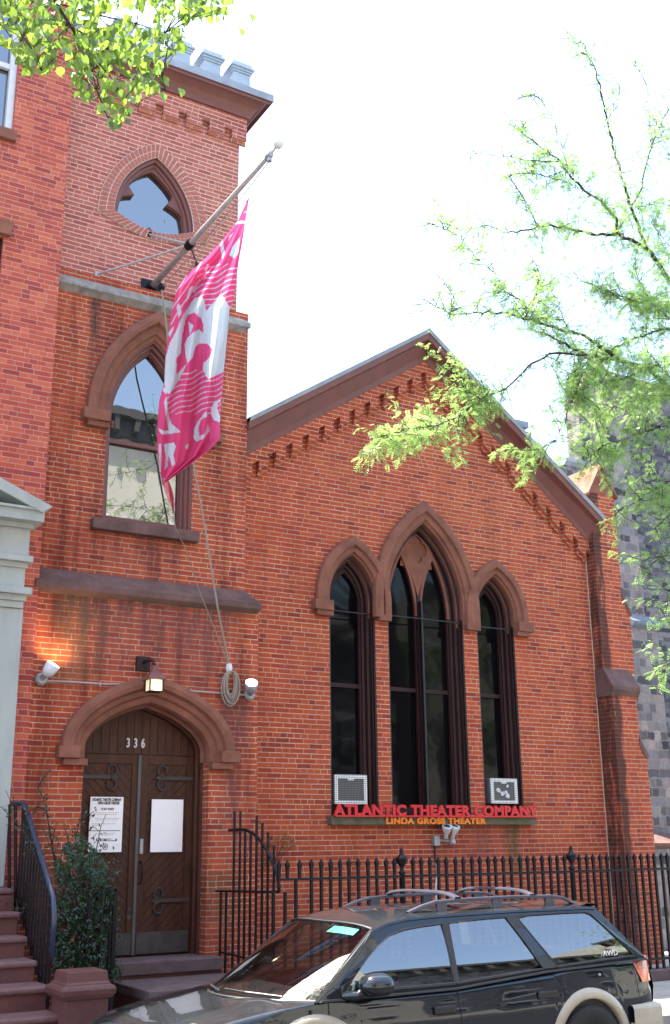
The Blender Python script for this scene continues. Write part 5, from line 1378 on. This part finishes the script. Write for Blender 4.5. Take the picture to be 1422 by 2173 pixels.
# seats
for s, t_, w2 in ((2.25, -.37, .24), (2.25, .37, .24), (3.15, 0, .62)):
    b = MB(); y0_, y1_ = YC+t_-w2, YC+t_+w2
    b.box(X0+s-.35, X0+s+.15, y0_, y1_, .42, .62); b.add([(X0+s+.05, y0_, .6), (X0+s+.2, y0_, .6), (X0+s+.2, y1_, .6), (X0+s+.05, y1_, .6), (X0+s+.22, y0_+.03, 1.08), (X0+s+.30, y0_+.03, 1.08), (X0+s+.30, y1_-.03, 1.08), (X0+s+.22, y1_-.03, 1.08)], [(0,3,2,1),(4,5,6,7),(0,1,5,4),(1,2,6,5),(2,3,7,6),(3,0,4,7)])
    so = b.build('seat', M['cabin'], car, bevel=.03)
    if w2 < .3: MB().box(X0+s+.22, X0+s+.31, YC+t_-.12, YC+t_+.12, 1.10, 1.24).build('headrest', M['cabin'], so, bevel=.03)
b = MB(); b.lathe(P3(1.72, -.36, .83), [(.17, -.01), (.185, 0), (.17, .012), (.158, 0), (.17, -.01)], 20, axis=(-.8, 0, .5)); b.build('steering_wheel', M['rubber'], car)
o = text('AWD', 'window_lettering', .06, M['whitepaint'], car, (X0+4.10, YC-yside(1.02)-.006, 1.015), .0005, .0, width=.17)
q = MB(); q.lathe(P3(4.02, -(Wz(.83, .86))-.001, .875), [(0, -.004), (.011, -.004), (.011, .006), (0, .008)], 10, axis=(0, -1, 0)); q.build('fuel_button', M['alloy'], car)

# ================================================================ FOLIAGE
def leaf_mesh(name, items, shape, mat, parent, label=None, cat=None):
    # items: (pos, dir, normal, size, tone); shape: list of (along, across) with a fold
    V, F, T = [], [], []; ns = len(shape)
    org = ROOT[parent.name] if parent is not None else Vector((0,0,0))
    for p, d, n, s, tn in items:
        d = d.normalized(); side = d.cross(n)
        if side.length < 1e-4: side = d.orthogonal()
        side.normalize(); n = side.cross(d); k = len(V)
        for a, c in shape:
            q = p+d*(a*s)+side*(c*s)+n*(abs(c)*.35*s-a*a*.12*s)-org; V.append((q.x, q.y, q.z)); T.append(tn)
        h = ns//2
        # shape runs base, right side..., tip, left side...
        F.append(tuple(k+i for i in range(0, h+1))); F.append((k,)+tuple(k+i for i in range(h, ns)))
    me = bpy.data.meshes.new(name); me.from_pydata(V, [], F); me.materials.append(mat)
    at_ = me.attributes.new('tone', 'FLOAT', 'POINT'); at_.data.foreach_set('value', np.array(T, dtype=np.float32))
    o = bpy.data.objects.new(name, me); col.objects.link(o)
    if parent is not None: o.parent = parent
    ROOT[o.name] = org
    return tag(o, label, cat)
HEART = [(0,0),(.02,.22),(.30,.46),(.62,.34),(1.0,0),(.62,-.34),(.30,-.46),(.02,-.22)]
OVAL = [(0,0),(.3,.24),(.7,.22),(1.0,0),(.7,-.22),(.3,-.24)]
LEAFLET = [(0,0),(.4,.17),(1.0,0),(.4,-.17)]
rnd = random.Random(11)
def rv(): 
    while 1:
        v = Vector((rnd.uniform(-1,1), rnd.uniform(-1,1), rnd.uniform(-1,1)))
        if .05 < v.length < 1: return v.normalized()

# -- linden hanging in at the top left
lt = thing('linden_tree', (-1.6, 8.9, .15), 'broad leaved tree whose sunlit leaves hang in from the top left corner', 'tree')
b = MB(); b.tube([(-1.6,8.9,.15), (-1.55,8.9,2), (-1.4,8.85,4.4), (-1.1,8.8,6.6), (-.6,8.7,8.6), (-.3,8.6,10.4)], [.2,.17,.15,.12,.09,.05], 10); b.build('trunk', M['bark'], lt, smooth=True)
brs = [([(60,-160),(100,-60),(118,5),(150,55),(172,90),(190,112),(195,150),(205,190),(228,250)], 7.6, .017),
       ([(-40,-80),(20,20),(50,80),(80,120),(88,150)], 7.4, .012),
       ([(118,5),(200,30),(290,50),(350,70),(372,110)], 7.9, .010), ([(160,-120),(280,-50),(380,-10),(440,15),(478,30)], 8.3, .012),
       ([(150,55),(240,110),(300,140),(345,165),(352,190)], 7.7, .008), ([(190,112),(240,170),(262,215),(275,245)], 7.7, .007), ([(-60,0),(10,60),(30,90)], 7.3, .008)]
b = MB(); lim = []
for pts, Y, r_ in brs:
    w3 = [at(u, v, Y+.25*math.sin(i*1.3+Y)) for i, (u, v) in enumerate(pts)]; lim.append((pts, Y, w3))
    b.tube(w3, [r_*(1-.75*i/(len(w3)-1)) for i in range(len(w3))], 6)
for s_, e in ((at(60,-160,7.6), (-1.3,8.8,7.6)), (at(-40,-80,7.4), (-1.4,8.85,6.4)), (at(160,-120,8.3), (-.7,8.7,9.0)), (at(-60,0,7.3), (-1.42,8.85,5.4))):
    m0 = s_.lerp(Vector(e), .5)+Vector((0,0,.35)); b.tube([s_, m0, Vector(e)], [.02,.04,.06], 7)
PL = [(-30,-40),(500,-40),(486,20),(470,48),(430,42),(400,62),(392,105),(360,118),(350,150),(352,178),(330,205),(300,190),(285,235),(275,262),(240,275),(215,250),(200,225),(165,205),(150,160),(120,150),(105,158),(88,168),(50,152),(40,118),(-10,85)]
HOLES = [[(205,28),(255,20),(262,50),(215,55)],[(270,32),(330,28),(325,52),(285,55)],[(340,50),(380,40),(385,62),(350,70)],[(110,118),(140,112),(148,140),(120,142)],[(20,60),(48,70),(44,92),(22,86)]]
its = []
n = 0
while n < 1200:
    u, v = rnd.uniform(-30, 500), rnd.uniform(-40, 280)
    if not inpoly(u, v, PL) or any(inpoly(u, v, h_) for h_ in HOLES): continue
    dn = .75+.25*math.sin(u*.045+v*.02)*math.sin(v*.06+1)
    if u > 330 and v > 50 and rnd.random() < .2: continue
    if rnd.random() > dn: continue
    n += 1
    p = at(u, v-10, 7.7+rnd.uniform(-.55, .75)); d = Vector((rnd.uniform(-.6,.6), rnd.uniform(-.6,.6), -1+rnd.uniform(-.1,.7)))
    its.append((p, d, rv()+Vector((0,-.5,.5)), rnd.uniform(.06, .105), rnd.random()))
for (u, v) in ((345,197),(384,188),(352,103),(511,60),(534,30)):
    its.append((at(u, v, 7.5), Vector((.1,-.1,-1)), Vector((.2,-1,.2)), .085, .9))
for _ in range(2200):            # the crown beyond the frame
    p = Vector((rnd.gauss(-.9, 1.7), rnd.gauss(8.2, 1.3), rnd.gauss(10.3, 1.3)))
    q = p-CAM
    if q.dot(fw) > 0 and abs(q.dot(rt)/q.dot(fw)) < .33 and abs(q.dot(up)/q.dot(fw)) < .49: continue
    its.append((p, Vector((rnd.uniform(-.6,.6), rnd.uniform(-.6,.6), -1)), rv()+Vector((0,0,.6)), rnd.uniform(.08,.13), rnd.random()))
for k in range(0, 1200, 5):          # leaf stalks and fine twigs joining leaves to the nearest limb
    p = its[k][0]; best = min((q for _, _, w3 in lim for q in w3), key=lambda q: (q-p).length)
    if (best-p).length < .8: b.tube([best, best.lerp(p, .5)+Vector((0,0,.03)), p], [.004,.003,.0015], 4, caps=False)
b.build('limb', M['bark'], lt, smooth=True)
leaf_mesh('crown', its, HEART, M['leaf1'], lt)

# -- honey locust on the right
ht = thing('locust_tree', (12.4, 9.9, .15), 'fine leaved tree with dark knotty branches reaching in from the right', 'tree')
TR_ = [Vector(q) for q in ((12.4,9.9,.15), (12.35,9.85,2), (12.2,9.8,4), (12.0,9.7,6), (11.9,9.6,8), (11.9,9.5,10), (12.0,9.4,12))]
b = MB(); b.tube(TR_, [.24,.2,.18,.16,.13,.09,.05], 10); b.build('trunk', M['bark'], ht, smooth=True)
Z = lambda pts: [(780+a/2.173, b_/2.173) for a, b_ in pts]
BR = [ # points, depth, radius, twig density (per metre), leaf amount
 (Z([(1460,1400),(1395,1290),(1330,1200),(1290,1150),(1200,1100),(1150,1080),(1060,1085),(930,1055),(830,1030),(740,1060),(640,1075)]), 8.8, .050, 7, 1),
 (Z([(1150,1080),(1150,1010),(1090,940),(1000,880),(940,820),(890,745),(800,680),(710,610),(740,540)]), 8.7, .030, 7, 1),
 (Z([(890,745),(820,745),(740,740),(670,725),(560,712),(460,705)]), 8.7, .013, 3, .35),
 (Z([(1290,1150),(1250,1040),(1215,960),(1190,870),(1165,790),(1140,700),(1110,580),(1080,450),(1055,330),(1010,250),(985,240)]), 8.9, .034, 4, .6),
 (Z([(1110,550),(1150,490),(1165,400)]), 8.9, .010, 4, .4),
 (Z([(1215,950),(1260,880),(1280,780),(1310,680),(1340,600),(1395,490),(1450,400)]), 9.0, .022, 4, .5),
 (Z([(1480,1850),(1395,1790),(1300,1700),(1110,1650),(1010,1640),(930,1600),(850,1555),(790,1530)]), 8.2, .050, 7, 1),
 (Z([(1130,1640),(1050,1580),(980,1540),(900,1525),(800,1490),(700,1460),(620,1440),(500,1440),(380,1445),(260,1380)]), 8.1, .030, 6, .8),
 (Z([(730,1460),(780,1370),(795,1260),(760,1180)]), 8.0, .012, 8, 1), (Z([(920,1510),(880,1400),(830,1310)]), 8.1, .008, 6, .6),
 (Z([(1010,1635),(840,1630),(740,1690),(640,1790),(520,1840),(420,1920),(330,1960),(150,1990),(60,2010)]), 7.9, .018, 3, .5),
 (Z([(420,1920),(330,1960),(240,1970),(150,1990),(60,2010)]), 7.9, .005, 12, 1.4), (Z([(520,1840),(460,1800),(400,1730),(370,1700)]), 7.9, .006, 10, 1.0), (Z([(640,1790),(560,1830),(520,1850),(470,1890)]), 7.9, .006, 12, 1.2),
 (Z([(1480,1480),(1395,1440),(1310,1400),(1210,1380),(1130,1350),(1030,1310),(940,1270)]), 8.6, .022, 8, .9),
 (Z([(700,1380),(590,1320),(590,1260),(500,1190),(430,1090),(300,1030)]), 8.2, .009, 6, .7), (Z([(800,1490),(700,1380),(640,1350),(560,1330)]), 8.1, .012, 6, .6),
 (Z([(830,1030),(780,1030),(740,950),(700,880),(640,800)]), 8.6, .008, 5, .6), (Z([(380,1445),(400,1380),(350,1290)]), 8.1, .006, 5, .5),
 (Z([(1000,1700),(960,1810),(900,1950),(870,2030)]), 8.0, .010, 9, .9), (Z([(870,2030),(800,2070),(720,2080)]), 8.0, .006, 14, 1),
 (Z([(710,610),(640,530)]), 8.7, .006, 3, .4), (Z([(640,1075),(560,1040),(430,1060),(300,1010)]), 8.7, .006, 5, .6),
 (Z([(1000,880),(900,830),(780,800),(680,800)]), 8.7, .007, 6, .6), (Z([(1055,330),(1000,200),(920,150)]), 8.9, .006, 3, .35), (Z([(940,820),(860,560),(780,430),(700,450)]), 8.8, .006, 3, .4), (Z([(1310,680),(1290,400),(1230,280)]), 9.0, .006, 4, .45),
 ([(1470,690),(1400,700),(1330,725),(1260,765),(1200,800)], 8.3, .02, 10, 1.1), ([(1470,760),(1400,775),(1330,800),(1250,815),(1200,850)], 8.0, .018, 10, 1.1), ([(1470,830),(1380,840),(1310,860),(1250,900)], 8.4, .018, 10, 1.1),
 ([(1470,900),(1400,905),(1340,925),(1280,945),(1245,975)], 7.9, .014, 12, 1.3), ([(1470,1000),(1400,1030),(1340,1070),(1300,1085)], 7.8, .010, 9, 1.0), ([(1470,1040),(1422,1090),(1390,1120)], 7.8, .008, 8, .8),
 ([(1470,1170),(1410,1180),(1360,1190)], 7.8, .008, 7, .8), ([(1470,1240),(1422,1270),(1400,1290)], 7.8, .006, 8, .8), ([(1470,1390),(1430,1400),(1408,1425)], 7.8, .006, 9, .9), ([(1470,1110),(1422,1060),(1380,990)], 8.0, .008, 12, 1),
 ([(1470,640),(1400,650),(1340,640),(1270,620)], 8.6, .012, 11, 1.1), ([(1470,560),(1420,520),(1380,470)], 8.7, .012, 11, 1.1), ([(1470,450),(1400,430),(1340,440)], 8.8, .010, 9, .9), ([(1470,720),(1380,640),(1340,560)], 8.2, .012, 10, 1), ([(1460,380),(1420,330),(1390,250)], 8.9, .008, 5, .5), ([(1470,860),(1420,800),(1370,740)], 7.7, .012, 13, 1.2)]
b = MB(); its = []
def compound(p, d, ln, tn):
    d = d.normalized(); n = rv()*.6+Vector((0,0,1)); side = d.cross(n).normalized(); n = side.cross(d)
    k = int(ln/.0135)
    for i in range(2, k):
        f = i/k; q = p+d*(ln*f)-Vector((0,0,1))*(.25*ln*f*f); sz = .031*(1-.35*abs(2*f-1))
        for sg in (-1, 1): its.append((q, side*sg+d*.45+rv()*.12, n+rv()*.25, sz*rnd.uniform(.85,1.15), tn))
def seg_iter(w3, step):
    acc = 0
    for a, c in zip(w3, w3[1:]):
        L_ = (c-a).length; t_ = acc
        while t_ < L_: yield a.lerp(c, t_/L_), (c-a).normalized(); t_ += step
        acc = t_-L_
for pts, Y, r_, dens, amt in BR:
    w3 = []
    for i, (u, v) in enumerate(pts): w3.append(at(u, v, Y+.22*math.sin(i*1.1+Y*3)))
    fine = [w3[0]]
    for a, c in zip(w3, w3[1:]):
        for k in range(1, 5): fine.append(a.lerp(c, k/4)+rv()*min(.018, r_*.55)*(k < 4))
    nn = len(fine); b.tube(fine, [max(.003, r_*(1-.8*i/(nn-1))*.68) for i in range(nn)], 6)
    if pts[0][0] > 1440:
        s_ = fine[0]; zt_3 = max(2.5, s_.z-1.6); e = min(TR_, key=lambda q: abs(q.z-zt_3)); b.tube([s_, s_.lerp(e, .5)+Vector((0,0,.1)), e], [r_*.7, r_, r_*1.5], 7)
    for p, d in seg_iter(fine, 1/max(dens,8)/3.1):
        if rnd.random() > .93: continue
        ln = rnd.uniform(.12, .46); dd = (d*.5+rv()*.9+Vector((0,0,.05))).normalized(); tw = [p]; cur = p
        ns_ = max(2, int(ln/.06))
        for k in range(ns_):
            dd = (dd+rv()*.28-Vector((0,0,.06))).normalized(); cur = cur+dd*(ln/ns_); tw.append(cur)
        b.tube(tw, [.0045*(1-.7*i/ns_) for i in range(ns_+1)], 4, caps=False)
        for q in tw[1:]:
            for _ in range(3 if amt > .6 else 2):
                if rnd.random() < min(1, max(.72,amt*.9)): compound(q, dd*.4+rv()*.9-Vector((0,0,.25)), rnd.uniform(.07,.125), rnd.random())
b.build('limb', M['bark'], ht, smooth=True)
# crown above the frame and to the right, which dapples the street
far_ = []
for _ in range(5200):
    p = Vector((rnd.gauss(12.2, 2.0), rnd.gauss(9.3, 1.8), rnd.gauss(9.0, 2.2)))
    q = p-CAM
    if q.dot(fw) > 0 and abs(q.dot(rt)/q.dot(fw)) < .325 and abs(q.dot(up)/q.dot(fw)) < .48: continue
    if p.z < 3.5: continue
    its.append((p, rv(), rv(), rnd.uniform(.08,.13), rnd.random()))
leaf_mesh('crown', its, LEAFLET, M['leaf2'], ht)
print('locust leaflets', len(its))

# -- shrub beside the stoop
shb = thing('shrub', (4.0, 12.2, .15), 'dark glossy leafy shrub growing between the stoop and the door', 'shrub')
b = MB(); its = []
stems = [[(200,2050),(190,1950),(175,1850),(160,1780),(170,1740),(200,1722)], [(160,2060),(140,1960),(120,1850),(105,1760),(95,1700),(80,1670),(95,1645),(108,1632)], [(150,2060),(120,1950),(90,1850),(60,1780),(30,1740),(5,1715)],
         [(210,2060),(215,1980),(225,1900),(235,1850),(250,1840)], [(190,2060),(170,1960),(140,1880),(110,1800),(115,1760)], [(200,2060),(200,1940),(190,1860),(205,1800),(215,1750)], [(170,2060),(110,1990),(60,1930),(25,1925)], [(210,2060),(235,2000),(255,1960),(262,1950)], [(180,2060),(160,1900),(150,1800),(135,1750)],[(190,2060),(180,1900),(200,1850),(180,1790),(150,1760)],[(100,1720),(80,1712),(60,1725),(20,1700)]]
for i, pts in enumerate(stems):
    w3 = [at(u, v, 12.1+.25*math.sin(i*2.1)+.05*j) for j, (u, v) in enumerate(pts)]; nn = len(w3)
    w3[0].z = .16 if pts[0][1] > 2000 else w3[0].z
    b.tube(w3, [.012*(1-.7*k/(nn-1)) for k in range(nn)], 5)
    for p, d in seg_iter(w3, .03):
        hh = (p.z-.2)/2.3
        for _ in range(5 if hh < .62 else 2):
            q = p+rv()*rnd.uniform(.02, .20 if hh < .62 else .09); its.append((q, rv()+Vector((0,-.2,0)), rv()+Vector((0,-.6,.7)), rnd.uniform(.028,.05), rnd.random()))
        if rnd.random() < .3: b.tube([p, p+rv()*.14], .003, 4, caps=False)
n = 0
SP = [(118,2070),(108,1990),(118,1930),(125,1880),(112,1840),(135,1800),(165,1770),(200,1800),(230,1840),(222,1870),(250,1900),(245,1950),(225,1990),(222,2060)]
while n < 6500:
    u, v = rnd.uniform(90, 255), rnd.uniform(1760, 2070)
    if not inpoly(u, v, SP) and rnd.random() > .02: continue
    if math.sin(u*.13)*math.sin(v*.09+u*.03) > .55: continue
    n += 1; q = at(u, v, 12.15+rnd.uniform(-.45, .45)); its.append((q, rv()+Vector((0,-.2,0)), rv()+Vector((0,-.6,.7)), rnd.uniform(.028,.05), rnd.random()))
b.build('stem', M['bark'], shb)
leaf_mesh('foliage', its, OVAL, M['leaf3'], shb)
wd = thing('wall_weed', at(600, 1790, YW-.05), 'small dry yellowish weed growing from the wall behind the curved railing', 'plant')
its = []; b = MB()
for (u, v) in ((575,1792),(590,1782),(604,1775),(618,1784),(628,1790),(566,1820),(560,1835),(598,1795)):
    p0 = at(582, 1835, YW-.02); p1 = at(u, v, YW-.12); b.tube([p0, p0.lerp(p1, .6)+Vector((0,-.04,.03)), p1], .003, 4)
    for _ in range(16): its.append((p1+rv()*rnd.uniform(0,.09), rv(), rv(), rnd.uniform(.025,.045), rnd.random()))
b.build('stem', M['bark'], wd); leaf_mesh('foliage', its, OVAL, M['leaf4'], wd)
tf_ = thing('step_weed', (ax(243,2075,11.9), 11.9, .5), 'small green tuft growing at the left end of the steps', 'plant')
its = []; c0 = at(243, 2068, 11.75)
for _ in range(120): its.append((c0+rv()*rnd.uniform(0,.10), rv()+Vector((0,0,.4)), rv(), rnd.uniform(.03,.05), rnd.random()))
leaf_mesh('foliage', its, OVAL, M['leaf3'], tf_)

# ================================================================ ACROSS THE STREET (seen mirrored in the glass)
houses = [(-14, -5, 12.5, M['nbrick'], 'red brick row house opposite, leftmost of the row'), (-4.99, 4, 13.5, M['bbrick'], 'red brick row house opposite with dark cornice beside the cream one'), (4.01, 16.5, 16.6, M['cream'], 'cream row house opposite with dark bracketed cornice'), (16.51, 26, 9.5, M['slate'], 'low dark stone row house opposite the gable'), (26.01, 44, 12.0, M['cream'], 'long pale row house opposite, farthest along the street')]
for x0, x1, hgt_, mt, lab in houses:
    hs = thing('row_house', ((x0+x1)/2, -9, .15), lab, 'house')
    nw_ = int((x1-x0)/2.1); hol = []; 
    for fl_ in range(5):
        zb_ = 1.6+fl_*3.1
        if zb_+2.2 > hgt_-.7: continue
        for k in range(nw_):
            cx0 = x0+(x1-x0)*(k+.5)/nw_; hol.append((cx0-.5, cx0+.5, zb_, zb_+1.9))
    b = MB(); b.prism([(x0, .15), (x1, .15), (x1, hgt_), (x0, hgt_)], -9, -9.4, holes=[[(a, c), (b_, c), (b_, d), (a, d)] for a, b_, c, d in hol]); b.build('wall', mt, hs)
    MB().box(x0, x1, -20, -9.8, .15, hgt_-.1).build('wall', mt, hs)
    b = MB(); b.box(x0-.02, x1+.0, -9.5, -8.45, hgt_, hgt_+.25); b.box(x0, x1-.02, -9.3, -8.8, hgt_-.7, hgt_-.002)
    for k in range(int((x1-x0)/.8)): b.box(x0+.3+k*.8, x0+.5+k*.8, -8.79, -8.5, hgt_-.6, hgt_-.003)
    b.build('cornice', M['darkroof'], hs)
    for a, b_, c, d in hol:
        f = MB(); f.prism([(a, c), (b_, c), (b_, d), (a, d)], -9.15, -9.25, holes=[[(a+.08, c+.08), (b_-.08, c+.08), (b_-.08, d-.08), (a+.08, d-.08)]]); f.box(a, b_, -9.2, -9.24, (c+d)/2-.03, (c+d)/2+.03); f.box(a-.15, b_+.15, -8.95, -8.999, d, d+.22)
        fo = f.build('window', M['whitepaint'], hs); MB().box(a+.05, b_-.05, -9.27, -9.26, c+.05, d-.05).build('pane', M['dglass'], fo)
for x, y, lab in ((21, .1, 'street tree across the road opposite the corner pier'), (29, .3, 'street tree far along the other pavement')):
    tr = thing('street_tree', (x, y-1.0, .15), lab, 'tree'); y -= 1.0
    b = MB(); b.tube([(x,y,.15),(x+.1,y,3),(x,y+.1,6)], [.2,.16,.09], 8)
    its = []
    for k in range(9):
        a = k*2.4; e = Vector((x+1.9*math.cos(a), y+1.5*math.sin(a), 5.2+(k%4)*1.1)); b.tube([(x, y, 3.2+k*.25), Vector((x,y,4+k*.3)).lerp(e, .6), e], [.07,.04,.015], 5)
        for _ in range(230): its.append((e+Vector((rnd.gauss(0,.75), rnd.gauss(0,.7), rnd.gauss(0,.6))), rv(), rv(), rnd.uniform(.12,.2), rnd.random()))
    b.build('trunk', M['bark'], tr); leaf_mesh('crown', its, OVAL, M['leaf1'], tr)
